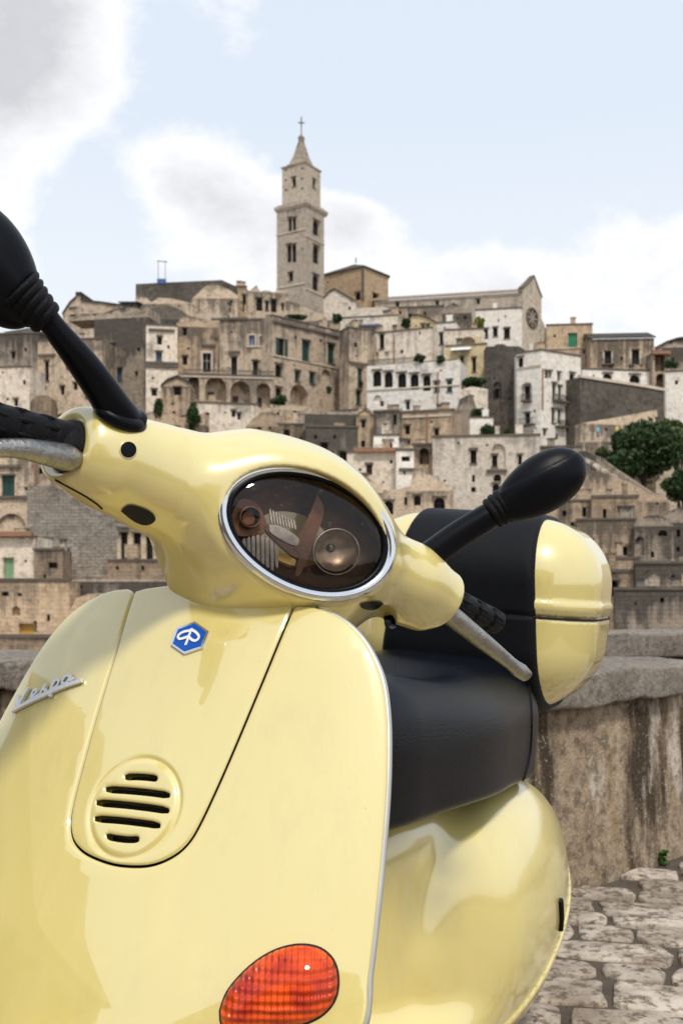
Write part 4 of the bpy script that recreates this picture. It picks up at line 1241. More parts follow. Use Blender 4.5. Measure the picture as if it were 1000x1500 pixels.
        for _ in range(rr.randint(1, 3)):
            u = rr.uniform(0.1, 0.9) * F.len; w = rr.uniform(0.5, 1.6); hh = rr.uniform(0.4, 1.5)
            if u + w > F.len: continue
            o = link_mesh(rr.choice(['chimney', 'parapet_block']), *join(box_on(F, u, u + w, zt + 0.35, zt + 0.35 + hh, -2.2, -1.4 + rr.random() * 0.5), box_on(F, u - 0.1, u + w + 0.1, zt + 0.36 + hh, zt + 0.5 + hh, -2.3, -1.25)), MS[rr.choice(['grey', mat, 'tan'])], root, False); o.location = tuple(-org)
    for wv in wl:
        add_window(root, org, *wv, m)
    for (x0, y0, x1, kind) in ledges:        # string courses, balconies, railings, pipes, awnings
        fi = next((i for i in range(len(faces)) if corners_x(corners, i) - 1 <= (x0 + x1) / 2 <= corners_x(corners, i + 1) + 1), 0)
        F = faces[fi]
        a, z = F.st(x0, y0); b_, _ = F.st(x1, y0)
        if kind == 'ledge':
            o = link_mesh('ledge', *box_on(F, a, b_, z - 0.2, z + 0.2, 0.003, 0.35), MW['otrim'], root, False)
        elif kind == 'string':
            o = link_mesh('string_course', *box_on(F, a, b_, z - 0.12, z + 0.12, 0.003, 0.18), MW['trim'], root, False)
        elif kind == 'balcony':
            o = link_mesh('balcony', *box_on(F, a, b_, z - 0.22, z, 0.003, 1.0), MW['otrim'], root, False)
            n = max(4, int((b_ - a) / 0.16))
            bars = [box_on(F, a, b_, z + 0.95, z + 1.02, 0.93, 0.99), box_on(F, a, a + 0.05, z + 0.95, z + 1.01, 0.02, 0.93), box_on(F, b_ - 0.05, b_, z + 0.95, z + 1.01, 0.02, 0.93)]
            bars += [box_on(F, a + (b_ - a) * i / n, a + (b_ - a) * i / n + 0.045, z + 0.002, z + 0.95, 0.93, 0.975) for i in range(n)]
            q = link_mesh('railing', *join(*bars), MW['iron'], o, False)
            q.location = (0, 0, 0)
        elif kind == 'rail':
            n = max(4, int((b_ - a) / 0.3))
            bars = [box_on(F, a, b_, z + 0.9, z + 1.0, -0.1, 0.0)] + [box_on(F, a + (b_ - a) * i / n, a + (b_ - a) * i / n + 0.09, z, z + 0.9, -0.1, -0.01) for i in range(n)]
            o = link_mesh('railing', *join(*bars), MW['iron'], root, False)
        elif kind == 'pipe':
            _, z1 = F.st(x1, y0 + 60)
            o = link_mesh('drainpipe', *box_on(F, a, a + 0.22, z1, z, 0.003, 0.2), MW['tile'], root, False)
        elif kind in ('awn', 'wawn'):
            V = [F.P(a, z, 0.01), F.P(b_, z, 0.01), F.P(b_, z - 0.7, 1.6), F.P(a, z - 0.7, 1.6)]
            V += [(x, y, zz - 0.08) for x, y, zz in V]
            o = link_mesh('awning', V, [(0, 3, 2, 1), (4, 5, 6, 7), (0, 1, 5, 4), (1, 2, 6, 5), (2, 3, 7, 6), (3, 0, 4, 7)], MW[kind], root, False)
        elif kind == 'tiles':
            o = link_mesh('tiled_eave', *box_on(F, a, b_, z - 0.2, z + 0.35, 0.003, 0.8), MW['tile'], root, False)
        o.location = tuple(-org)
    return root, faces, zt, org
def corners_x(corners, i):
    c = corners[i]; return c[0] if isinstance(c, (tuple, list)) else c
def extra_h(e): return e[0] if e else 2.0
def hash_s(s): return sum(ord(c) * (i + 7) for i, c in enumerate(s))
def hpart(root, org, name, vf, m, smooth=False):
    o = link_mesh(name, vf[0], vf[1], m, root, smooth); o.location = tuple(-np.array(org)); return o

# ---------------------------------------------------------------- terrain
def hill_z(X, Y):
    base = np.interp(Y, [-400, -12, 3.9, 8, 20, 45, 62, 76, 98, 140, 170, 206, 250, 300, 420, 900], [-6, -0.05, -0.06, -6, -16, -22, -19, -13, -8, 4, 17, 36, 57, 62, 55, 20])
    side = np.clip(1 - np.abs(X - 8) / 420.0, 0.35, 1)
    return np.where(Y > 45, -20 + (base + 20) * side, base)
xs = np.concatenate([np.linspace(-700, -130, 30), np.linspace(-120, 130, 126), np.linspace(140, 700, 30)])
ys = np.concatenate([np.linspace(-300, -14, 8), np.linspace(-12, 3.9, 4), np.linspace(8, 62, 10), np.linspace(66, 262, 120), np.linspace(275, 900, 14)])
rg = np.random.default_rng(3)
XX, YY = np.meshgrid(xs, ys, indexing='ij')
ZZ = hill_z(XX, YY)
lump = np.zeros_like(XX)
for k in range(26):
    a = rg.uniform(0, 2 * PI); s = rg.uniform(0.03, 0.42); p = rg.uniform(0, 2 * PI)
    lump += np.sin((XX * math.cos(a) + YY * math.sin(a)) * s + p) * 0.22 / (0.25 + s * 2)
ZZ = ZZ + np.where(YY > 66, lump, np.where(YY > 8, lump * 0.3, 0)) + np.where(YY > 66, rg.normal(0, 0.35, XX.shape), 0)
nx_, ny_ = XX.shape
TV = np.stack([XX.ravel(), YY.ravel(), ZZ.ravel()], -1)
TF = [(i * ny_ + j, (i + 1) * ny_ + j, (i + 1) * ny_ + j + 1, i * ny_ + j + 1) for i in range(nx_ - 1) for j in range(ny_ - 1)]
m_rock = stone_mat('rocky_hillside', ((0.33, 0.25, 0.175), (0.43, 0.34, 0.25), (0.22, 0.165, 0.115)), 0.8, 0.0, 0.1)
tag(link_mesh('hillside_terrain', TV, TF, m_rock, None, True), kind='structure')

# ---------------------------------------------------------------- cathedral on the ridge
tw_c = [(405.3, 244.5), (448, 240.0), (474.5, 246.5)]
root, fs, zt, org = house('bell_tower', 'tall square stone bell tower with pyramid spire on the ridge', tw_c, 302, 446, 'church',
    [('a', 424.6, 330, 4.6, 21), ('a', 430.9, 330, 4.6, 21), ('a', 423.4, 371, 5.6, 25), ('a', 430.6, 371, 5.6, 25), ('d', 426, 405, 5.5, 11),
     ('a', 462.5, 334, 8, 21), ('a', 462.5, 373, 8, 25), ('a', 462, 414, 8, 22)], cat='tower', thick=8, cope=False,
    ledges=((404.6, 345, 448, 'string'), (448, 345, 475, 'string'), (404.6, 423, 448, 'string'), (448, 423, 475, 'string')), back=[(446, 251.0)], below=9)
def zpx(y, d): return CAMH + (CY - y) / FPX * d
cen2 = np.array([(440 - CX) / FPX * 245.5, 245.5])
ax1 = fs[0].t; ax2 = fs[1].t
ax2 = np.array([-ax1[1], ax1[0]]) if abs(ax1 @ ax2) > 0.2 else ax2
def sq(h, z, c=cen2): return [(*(c + (ax1 * a + ax2 * b_) * h), z) for a, b_ in ((-1, -1), (1, -1), (1, 1), (-1, 1))]
def frustum(h0, z0, h1, z1):
    return sq(h0, z0) + sq(h1, z1), [(0, 1, 5, 4), (1, 2, 6, 5), (2, 3, 7, 6), (3, 0, 4, 7), (4, 5, 6, 7), (3, 2, 1, 0)]
cen2 = (fs[0].a + fs[1].b) / 2
ax1 = fs[0].t; ax2 = np.array([-ax1[1], ax1[0]])
HW = fs[0].len / 2
cen2 = fs[0].a + ax1 * HW + ax2 * HW
def F_sq(h, c):  # front faces of a square storey
    p = [c + (ax1 * a + ax2 * b_) * h for a, b_ in ((-1, -1), (1, -1), (1, 1), (-1, 1))]
    return [Face(p[0], p[1]), Face(p[1], p[2])]
def sq(h, z): return [(*(cen2 + (ax1 * a + ax2 * b_) * h), z) for a, b_ in ((-1, -1), (1, -1), (1, 1), (-1, 1))]
zz = zpx(302, 240)
hpart(root, org, 'cornice', join(frustum(HW + 0.1, zz + 0.02, HW + 0.45, zz + 0.7), frustum(HW + 0.45, zz + 0.71, HW + 0.45, zz + 1.25)), MS['church'])
h2 = HW * 0.785
z2a, z2b = zz + 1.26, zpx(236, 240)
V = []; Fc = []
f2 = F_sq(h2, cen2)
per = [[], []]
for px, py, w, h in ((430.6, 266.5, 5, 13), (418.5, 249, 3, 3), (442.5, 246.5, 3, 3), (418.5, 264, 3, 3), (442.5, 261.5, 3, 3), (418.5, 278.5, 3, 3), (442.5, 276, 3, 3), (459.6, 269, 4, 12)):
    F = f2[0] if px < 447 else f2[1]
    a, _ = F.st(px - w / 2, py); b_, _ = F.st(px + w / 2, py); _, d = F.st(px, py - h / 2); _, c = F.st(px, py + h / 2)
    per[0 if px < 447 else 1].append((max(a, .1), min(b_, F.len - .1), c, d, 0.4, h > 8))
for F, hs_ in zip(f2, per):
    wall_face(F, 0, F.len, z2a, z2b, hs_, V, Fc)
    for hh in hs_: add_window(root, org, F, 'd', hh[0], hh[1], hh[2], hh[3], 0.4, MS['church'])
p4 = sq(h2, z2a) + sq(h2, z2b); k = len(V); V += p4; Fc += [(k + 2, k + 3, k + 7, k + 6), (k + 3, k, k + 4, k + 7), (k + 4, k + 5, k + 6, k + 7)]
hpart(root, org, 'belfry_stage', (V, Fc), MS['church'])
hpart(root, org, 'cornice', join(frustum(h2 + 0.05, z2b + 0.01, h2 + 0.3, z2b + 0.4)), MS['church'])
zs_ = zpx(195, 243)
sp = hpart(root, org, 'spire', join(frustum(h2 * 0.80, z2b + 0.41, h2 * 0.76, z2b + 1.2), frustum(h2 * 0.66, z2b + 1.21, h2 * 0.40, z2b + 3.6), frustum(h2 * 0.40, z2b + 3.6, h2 * 0.1, zs_)), MS['grey'])
hpart(root, org, 'finial', join(frustum(0.5, zs_ - 0.6, 0.62, zs_ + 0.1), frustum(0.62, zs_ + 0.11, 0.2, zs_ + 0.8), frustum(0.11, zs_ + 0.8, 0.09, zpx(163, 243)), ), MS['grey'])
cz = zpx(172, 243)
hpart(root, org, 'cross', (sq(0, 0)[:0] + [(cen2[0] + sx * a, cen2[1] + sy, cz + c) for a in (-0.75, 0.75) for sx, sy in ((1, -0.09), (1, 0.09)) for c in (-0.12, 0.12)], [(0, 1, 3, 2), (4, 6, 7, 5), (0, 4, 5, 1), (2, 3, 7, 6), (1, 5, 7, 3), (0, 2, 6, 4)]), MW['iron'])

r_, f_, z_, o_ = house('transept', 'ochre stone transept block with low hipped roof beside the bell tower', [(474, 257), (533, 250), (568.5, 258)], 404, 436, 'ochre', [('a', 524, 434, 7, 11), ('d', 549.5, 436, 7, 10)],
      roof='hip', extra=(4.2,), thick=13, cat='church', cope=False, below=8)
hpart(r_, o_, 'pilaster', box_on(f_[0], f_[0].len - 0.5, f_[0].len + 0.05, z_ - 8, z_ - 0.05, 0.003, 0.25), MW['otrim'])
hpart(r_, o_, 'finial', sweep([(*(sum(x for x in [f_[0].a, f_[1].b]) / 2 + np.array([0, 2.0])), z_ + 4.0), (*(sum(x for x in [f_[0].a, f_[1].b]) / 2 + np.array([0, 2.0])), z_ + 5.3)], 0.14, 6), MW['iron'])

# nave: long side wall with tiled roof, gabled west front with rose window
root, fs, zt, org = house('church_nave', 'long stone church nave with tiled roof and gabled front with rose window', [(548, 251), (765, 243.5)], 441.5, 480, 'church', [('d', 582, 447, 4, 7), ('d', 640, 445, 4, 7), ('d', 700, 442, 4, 7)], thick=9, cat='church', cope=False, below=10,
     ledges=((548, 444, 765, 'string'),))
F = fs[0]
hpart(root, org, 'roof', ([F.P(-0.5, zt, 0.5), F.P(F.len, zt, 0.5), F.P(F.len, zt + 1.9, -4.5), F.P(-0.5, zt + 1.9, -4.5), F.P(-0.5, zt + .3, 0.5), F.P(F.len, zt + .3, 0.5), F.P(F.len, zt + 2.2, -4.5), F.P(-0.5, zt + 2.2, -4.5)],
      [(0, 1, 2, 3), (4, 7, 6, 5), (0, 4, 5, 1), (1, 5, 6, 2), (2, 6, 7, 3), (3, 7, 4, 0)]), MS['brown'])
fw = Face([(765 - CX) / FPX * 243.2, 243.2], [(792.5 - CX) / FPX * 249, 249])
def fpoly(F, pix, th, extra=0.0):
    p = [F.st(x, y) for x, y in pix]; a = [F.P(u, z, extra) for u, z in p]; c = [F.P(u, z, extra - th) for u, z in p]; n = len(a)
    return a + c, [tuple(range(n)), tuple(range(n, 2 * n))[::-1]] + [(i, n + i, n + (i + 1) % n, (i + 1) % n) for i in range(n)]
fr_ = hpart(root, org, 'west_front', fpoly(fw, [(765, 540), (792.5, 540), (792.5, 434), (789.5, 427), (781.5, 404), (774, 412), (765, 421)], 1.2), MS['church'])
hpart(root, org, 'gable_coping', join(fpoly(fw, [(764.6, 424), (764.6, 420), (774, 411), (781.5, 402.6), (781.5, 406), (774, 414.5)], 1.4, 0.15), fpoly(fw, [(781.5, 406), (781.5, 402.6), (790, 426), (793, 433.5), (793, 437), (789.5, 430)], 1.4, 0.16)), MW['otrim'])
ua, za = fw.st(778.5, 466)
ro = hpart(root, org, 'rose_window', ([fw.P(ua + 2.2 * math.cos(a) , za + 2.2 * math.sin(a), 0.06) for a in np.linspace(0, 2 * PI, 24, endpoint=False)], [tuple(range(24))]), MW['wood'])
for k in range(8):
    a = k * PI / 4
    hpart(root, org, 'rose_spoke', ([fw.P(ua + r * math.cos(a) + w * math.sin(a), za + r * math.sin(a) - w * math.cos(a), 0.14) for r, w in ((0.3, -0.1), (2.2, -0.1), (2.2, 0.1), (0.3, 0.1))], [(0, 1, 2, 3)]), MW['trim'])
hpart(root, org, 'rose_ring', sweep([fw.P(ua + 2.3 * math.cos(a), za + 2.3 * math.sin(a), 0.1) for a in np.linspace(0, 2 * PI, 28, endpoint=False)], 0.28, 6, closed=True), MW['otrim'])
fa = Face([(792.5 - CX) / FPX * 248.5, 248.5], [(806 - CX) / FPX * 251, 251])
hpart(root, org, 'aisle_front', fpoly(fa, [(792, 540), (806, 540), (806, 492), (800, 485), (796, 474), (792, 466)], 1.0), MS['church'])

# ---------------------------------------------------------------- houses of the town, from the ridge down
H = house
H('ruined_arcade', 'roofless cream wall with arched openings left of the bell tower', [(360, 236), (423, 238)], 424, 463, 'cream',
  [('a', 380, 446, 8, 18), ('a', 401, 448, 7.5, 18), ('d', 391, 448, 4, 12), ('d', 414, 450, 3, 9)], crest=[(360, 421), (365, 426), (370, 422), (376, 418), (381, 427), (388, 425), (394, 426), (401, 428), (408, 424), (416, 426), (423, 430)], thick=3, cat='ruin')
H('dark_roofed_house', 'long blackened house with blue box and antenna on its roof', [(199, 222), (345, 221)], 415, 452, 'dark', [], crest=[(199, 416), (237, 414), (325, 410), (345, 419)], thick=8)
H('gabled_house', 'cream house with broad blank gable against the blackened long house', [(280, 219), (348, 219)], 437, 470, 'cream', [], crest=[(282, 437), (290, 430), (300, 420), (312, 415), (326, 420), (340, 427), (348, 433)], thick=2.0)
H('lean_to', 'low cream lean-to with round window under the blackened long house', [(200, 218), (284, 218)], 434, 470, 'cream', [('a', 206.5, 440, 5, 6)], crest=[(200, 433), (212, 434), (222, 443), (232, 436), (250, 437), (268, 441), (284, 445)], thick=1.6)
H('arched_house', 'narrow cream house with one tall arched window near the ruined arcade', [(337, 224), (361, 224)], 420, 460, 'orange', [('a', 358, 439, 5, 13), ('d', 346, 440, 4, 6)], thick=4)
H('chimney_house', 'cream house with corner chimney on the ridge beside the blackened long house', [(92, 212), (178, 210)], 446, 480, 'cream', [('d', 107, 457, 7, 10), ('d', 140, 462, 3, 4)], crest=[(92, 461), (103, 444), (112, 436), (112, 430), (120, 430), (120, 441), (150, 444), (178, 448)], thick=6, roof='gable')
H('hut', 'tiny grey hut with dark low roof between chimney house and blackened house', [(176, 214), (200, 214)], 444, 470, 'grey', [], thick=4, roof='shed', extra=(0.9,), cope=False)
H('hip_roofed_house', 'grey house with low dark pyramid roof at the ridge end', [(10, 204), (62, 204)], 489, 530, 'grey', [], roof='hip', extra=(2.3,), cope=False, thick=8)
H('long_grey_house', 'broad lichen-grey house below the pyramid-roofed house', [(-60, 196), (58, 194)], 492, 570, 'grey', [('d', 20, 520, 5, 9), ('d', 38, 512, 3, 5)], thick=8)
H('cream_block', 'plain cream block under the lichen-grey house', [(-60, 176), (44, 174)], 541, 640, 'pale', [('d', 24, 590, 5, 10), ('d', 36, 560, 4, 6)], thick=6)
H('tall_cream_house', 'tall cream house with slit windows next to the cream block', [(56, 184), (150, 182)], 500, 660, 'cream', [('d', 69, 543, 5.5, 27), ('d', 92, 572, 5, 12), ('d', 111, 566, 5, 10), ('d', 127, 579, 5, 12), ('d', 82, 602, 5, 8), ('d', 89, 616, 6, 14), ('d', 66, 568, 4, 6), ('d', 101, 536, 8, 12)], ledges=((57, 521, 82, 'ledge'),), thick=7)
H('brown_annex', 'small brown annexe with arched top against the tall cream house', [(44, 172), (76, 172)], 584, 640, 'brown', [], crest=[(44, 588), (52, 581), (60, 579), (70, 579), (76, 583)], thick=3)
H('stained_house', 'tall house blackened at the top with two slate-blue windows', [(138, 190), (218, 188)], 452, 660, 'grey', [('t', 164, 513, 10, 19), ('t', 174, 548, 9, 17), ('d', 203, 512, 3.5, 5), ('d', 200, 547, 4, 7), ('d', 190, 590, 4, 8)], crest=[(100, 470), (122, 464), (140, 462), (152, 458), (170, 452), (182, 449), (205, 452), (218, 450)], thick=7)
H('rock_house', 'cave-like dark house merging with rock under the low lean-to', [(205, 200), (290, 200)], 456, 500, 'dark', [('d', 229, 468, 7, 8)], crest=[(196, 460), (212, 454), (230, 450), (248, 448), (262, 452), (276, 462), (292, 468)], thick=6)
H('balcony_house', 'pale narrow house with a stone balcony and blue door', [(214, 182), (260, 183)], 476, 640, 'pale', [('d', 234, 499, 6, 11), ('t', 233, 522, 8, 13), ('d', 226, 575, 7, 9), ('d', 247, 508, 3, 5), ('d', 251, 600, 4, 6)], ledges=((218, 483, 256, 'ledge'), (213, 536, 262, 'ledge'), (213, 531, 262, 'ledge')), thick=6)
H('small_gabled_house', 'small rough house with pointed gable below the stone balcony', [(236, 172), (279, 172)], 562, 640, 'tan', [('d', 260, 573, 9, 11), ('d', 269, 612, 6, 7)], crest=[(236, 566), (246, 557), (260, 552), (272, 558), (279, 563)], thick=5, roof='gable')
H('patched_house', 'stained house with tall shuttered French window beside the balcony house', [(256, 188), (324, 189)], 468, 610, 'tan', [('d', 271, 486, 5, 10), ('d', 271, 528, 6, 12), ('c', 303, 531, 11, 26)], crest=[(256, 478), (266, 465), (276, 462), (290, 466), (304, 468), (324, 472)], ledges=((296, 506, 315, 'ledge'), (288, 548, 322, 'rail')), thick=7)
H('blue_window_house', 'stained house with a pair of bright blue windows under a flat cornice', [(322, 187), (402, 186)], 470, 600, 'cream', [('b', 369, 498, 8, 13), ('b', 384.5, 499, 8, 13), ('s', 343, 537, 8, 27), ('d', 374, 541, 7, 24), ('f', 383, 540, 8, 22), ('d', 397, 545, 9, 20)], ledges=((310, 468, 363, 'ledge'), (335, 516, 352, 'ledge'), (322, 551, 402, 'rail'), (360, 508, 392, 'string')), thick=7)
H('arcaded_terrace', 'row of deep round arches carrying a railed terrace', [(268, 180), (402, 182)], 549, 640, 'cream', [('A', 284, 569, 16, 36), ('A', 316, 571, 31, 38), ('A', 352, 577, 29, 38), ('A', 386, 579, 20, 36), ('d', 281, 615, 6, 9), ('d', 340, 606, 5, 8), ('d', 352, 608, 6, 12)], ledges=((268, 551, 402, 'string'), (268, 549, 402, 'rail')), thick=7, cat='arcade')
H('retaining_wall', 'pale retaining wall under the round arches', [(284, 172), (378, 174)], 590, 640, 'pale', [('d', 304, 607, 5, 6), ('d', 342, 606, 5, 9), ('d', 350, 610, 4, 9)], thick=3, cat='wall')
H('palace', 'long palace with green shutters, grey upper floor and rounded cornice', [(399, 184), (500, 196)], 462, 612, 'cream', [('G', 412.5, 510, 8, 27), ('g', 448, 514, 10, 28), ('g', 485, 518, 9, 27), ('g', 435.6, 551, 7, 15), ('g', 457, 554, 7, 15), ('a', 408, 543, 9, 18), ('A', 438, 580, 26, 34), ('d', 433, 494, 3.5, 4), ('d', 470, 499, 3.5, 4), ('N', 478, 552, 14, 22), ('a', 408, 577, 8, 18)],
  ledges=((399, 470, 500, 'ledge'), (399, 520, 500, 'string')), thick=8, cat='palace')
H('side_lit_house', 'narrow tall house with a white ground storey between palace and arches', [(497, 190), (511, 186), (538, 188)], 488, 620, 'cream', [('g', 527, 553, 6, 25), ('g', 525, 582, 6, 19), ('d', 521, 505, 4, 6)], ledges=((511, 531, 538, 'ledge'),), thick=6)
H('white_arched_building', 'long white building with five pointed arched windows in a row', [(537, 181), (673, 176)], 536.5, 640, 'white', [('a', 552, 554.5, 11, 22), ('a', 568.7, 556, 11, 22), ('a', 588.5, 558, 11, 22), ('a', 606.7, 559, 11, 22), ('a', 624.7, 561, 10, 22), ('d', 639.5, 566, 6.5, 13), ('g', 658, 565, 7, 16), ('d', 559, 591, 5, 8), ('d', 597, 594, 5, 12), ('N', 553, 585, 12, 12)],
  ledges=((537, 572, 673, 'string'), (640, 545, 640.8, 'pipe'), (538, 536, 610, 'rail'), (614, 538, 668, 'rail')), thick=7, cope=False)
H('terrace_house', 'plain cream house with white French windows above the five pointed arches', [(548, 194), (578, 193), (632, 190)], 488, 545, 'pale', [('d', 559, 500, 6, 20), ('f', 551, 524, 6, 16), ('f', 566, 523, 6, 16), ('d', 588, 515, 4, 5), ('d', 612, 520, 4, 5)], thick=5, ledges=((576, 490, 576.8, 'pipe'),))
H('grey_front_house', 'grey patched house front left of the plain cream terrace house', [(510, 196), (550, 196)], 478, 560, 'grey', [('d', 530, 512, 5, 8), ('d', 541, 498, 5, 7)], thick=4)
H('awning_house', 'low pale house with a long blue awning below the church', [(502, 208), (582, 206)], 466, 500, 'pale', [('d', 520, 485, 4, 6)], ledges=((507, 476, 556, 'awn'),), thick=5)
H('sloping_wall', 'smooth cream wall with slanting top at the foot of the bell tower', [(418, 228), (512, 226)], 470, 500, 'cream', [], crest=[(418, 440), (440, 446), (462, 457), (480, 464), (512, 468)], thick=2, cat='wall')
H('white_gabled_house', 'small off-white house with a lopsided gable beside the bell tower', [(474, 232), (520, 231)], 440, 480, 'pale', [('d', 524, 450, 4, 7), ('d', 512, 452, 3, 6)], crest=[(474, 437), (482, 428), (490, 424), (504, 432), (520, 442)], thick=5, roof='gable')
H('bright_terrace_wall', 'bright cream terrace wall in front of the church transept', [(498, 222), (578, 220)], 451, 490, 'pale', [('d', 544, 446, 4, 7), ('d', 565, 456, 3, 4)], crest=[(498, 458), (512, 454), (530, 451), (560, 450), (578, 454)], thick=2, cat='wall')
H('low_church_annex', 'flat pale annexe under the middle of the nave', [(572, 228), (650, 226)], 452, 490, 'cream', [('d', 600, 462, 4, 6), ('d', 586, 458, 3, 5), ('d', 622, 459, 3, 5)], thick=5)
H('yellow_house', 'small yellow house with two narrow windows and sloping eaves', [(603, 205), (639, 203)], 463, 520, 'yellow', [('d', 619, 481.5, 4, 13), ('d', 626.5, 482.5, 4, 13)], crest=[(603, 463), (612, 462), (625, 466), (639, 473)], roof='gable', thick=5)
H('narrow_white_house', 'narrow white house with a single window beside the yellow house', [(639, 202), (668, 201)], 474, 520, 'white', [('d', 646, 496, 4.5, 15)], thick=4)
H('ruined_gable_house', 'grey ruin with broken gable below the nave', [(647, 212), (690, 211)], 452, 490, 'grey', [('d', 655, 466, 4, 5), ('d', 668, 478, 5, 8), ('d', 681, 465, 4, 5)], crest=[(647, 456), (654, 448), (664, 443), (676, 450), (690, 458)], thick=4, cat='ruin')
H('vaulted_house', 'cream house with a wide flat arch over its terrace', [(650, 198), (708, 197)], 484, 520, 'pale', [('A', 685, 501, 26, 16)], thick=5)
H('white_awning_house', 'yellowish house with white awning and two tall windows', [(652, 190), (712, 188)], 508, 580, 'yellow', [('d', 676, 533, 5, 19), ('d', 694, 534, 5, 19)], ledges=((661, 510, 690, 'wawn'),), thick=5)
H('garden_terrace', 'little white terrace wall with climbing greenery right of the five arches', [(672, 176), (714, 176)], 566, 640, 'pale', [('d', 689, 586, 5, 9)], thick=3, cat='wall', crest=[(672, 572), (690, 566), (714, 570)])
H('lower_garden_wall', 'small whitish garden wall under the climbing greenery', [(688, 166), (722, 166)], 612, 660, 'white', [], thick=2, cat='wall')
H('white_loggia', 'long white loggia wall directly under the nave', [(696, 224), (764, 222)], 455, 500, 'white', [('d', 725, 486, 6, 12), ('d', 742, 488, 8, 14), ('d', 712, 488, 4, 12)], thick=3)
H('black_tower_house', 'tall black-stained house side with a slit and rubble edge', [(708, 185), (760, 182)], 506, 650, 'dark', [('d', 727, 575, 5, 10), ('N', 728, 572, 12, 26)], crest=[(708, 514), (711, 508), (724, 507), (726, 504), (738, 504), (740, 507), (760, 507)], thick=7)
H('rubble_stair', 'dark rubble ramp climbing beside the five-arched building', [(664, 170), (700, 171)], 600, 660, 'grey', [], crest=[(664, 640), (666, 622), (671, 612), (673, 598), (678, 592), (682, 580), (689, 577), (693, 584), (698, 600)], thick=3, cat='ramp')
H('white_apartment_house', 'tall whitish house with iron balconies and an arched niche on top', [(756, 179), (792, 176), (850, 181)], 519, 670, 'white', [('a', 762, 532, 7, 16), ('d', 771.5, 576, 8.5, 21), ('d', 772, 614, 7, 17), ('N', 771, 575, 15, 30), ('d', 800, 549, 4.5, 10), ('d', 805, 549, 3.5, 10), ('d', 811, 573, 5, 22), ('d', 819, 575, 4, 18), ('d', 810, 609, 5, 19), ('d', 818.5, 609, 4.5, 16), ('d', 830, 609, 5, 21), ('a', 837, 555, 6.5, 16), ('d', 818, 552, 4, 12), ('d', 797, 634, 4, 9), ('d', 815, 640, 4, 8), ('d', 782, 602, 3, 4), ('d', 835, 580, 4, 16)],
  ledges=((808, 587, 827, 'balcony'), (829, 590, 842, 'balcony'), (812, 624, 826, 'balcony'), (827, 626, 839, 'balcony'), (762, 623, 784, 'balcony'), (766, 588, 779, 'balcony'), (793, 540, 793.8, 'pipe'), (757, 540, 792, 'string')), thick=8, crest=None)
H('green_shutter_house', 'ochre-fronted house with one bright green shutter beside the church front', [(800, 214), (867, 213)], 477, 540, 'orange', [('l', 838, 498, 12, 20), ('d', 812, 492, 3, 4), ('d', 855, 515, 4, 6)], ledges=((800, 511, 867, 'string'),), thick=6)
H('big_square_house', 'square grey-beige house with dark roof and two framed balcony windows', [(864, 206), (957, 205)], 497, 585, 'tan', [('s', 889.6, 524, 9, 18), ('s', 930, 523, 10, 20), ('a', 889, 552, 16, 11), ('a', 929, 554, 15, 13), ('d', 910, 525, 3, 5)], ledges=((880, 534, 899, 'balcony'), (920, 535, 940, 'balcony'), (864, 541, 957, 'string')), roof='shed', extra=(2.6,), cope=False, thick=7)
H('white_wedge', 'white front wall below the square grey-beige house', [(852, 196), (960, 198)], 541, 590, 'white', [('a', 889, 552, 12, 10), ('a', 929, 555, 14, 12)], thick=2)
r_, f_, z_, o_ = H('dark_rampart', 'long dark rampart wall with slanting white coping on the right', [(849, 176), (972, 186)], 560, 640, 'dark', [], crest=[(849, 552), (880, 557), (920, 563), (945, 567), (972, 572)], thick=4, cat='rampart')
hpart(r_, o_, 'coping', fpoly(f_[0], [(849, 553), (849, 549), (880, 554), (920, 560), (945, 564), (972, 569), (972, 573), (945, 568), (920, 564), (880, 558)], 1.0, 0.25), MW['trim'])
r_, f_, z_, o_ = H('rampart_foot', 'pale rubble slope at the foot of the dark rampart', [(850, 168), (962, 172)], 620, 650, 'cream', [], crest=[(850, 620), (880, 615), (905, 611), (930, 606), (962, 600)], thick=2, cat='wall')
H('pink_arched_house', 'dark double-arched porch under a pinkish roof at the rampart end', [(955, 196), (980, 196)], 515, 580, 'tan', [('A', 966, 530, 15, 28), ('A', 967, 558, 14, 22)], thick=5, ledges=((954, 518, 980, 'tiles'),))
H('right_white_house', 'white house wall beside the dark double-arched porch', [(974, 192), (1050, 190)], 545, 590, 'white', [('d', 990, 560, 4, 6)], thick=5)
H('right_dark_roofs', 'grey house with dark slanting roof behind the white wall on the right', [(960, 205), (1060, 203)], 512, 560, 'grey', [('d', 985, 528, 4, 6)], crest=[(960, 510), (975, 502), (990, 497), (1010, 494), (1060, 500)], roof='gable', thick=6)
H('path_wall', 'long cream wall along the walkway below the dark rampart', [(845, 158), (960, 156)], 640, 690, 'cream', [], crest=[(845, 648), (866, 645), (890, 641), (916, 636), (960, 630)], thick=1.2, cat='wall')
H('stair_parapet', 'slanting parapet wall descending past the trees', [(846, 146), (960, 140)], 730, 760, 'grey', [('d', 900, 715, 4, 5), ('d', 880, 700, 4, 4)], crest=[(846, 662), (856, 660), (880, 673), (905, 690), (930, 707), (956, 724), (960, 730)], thick=2, cat='wall', below=10)
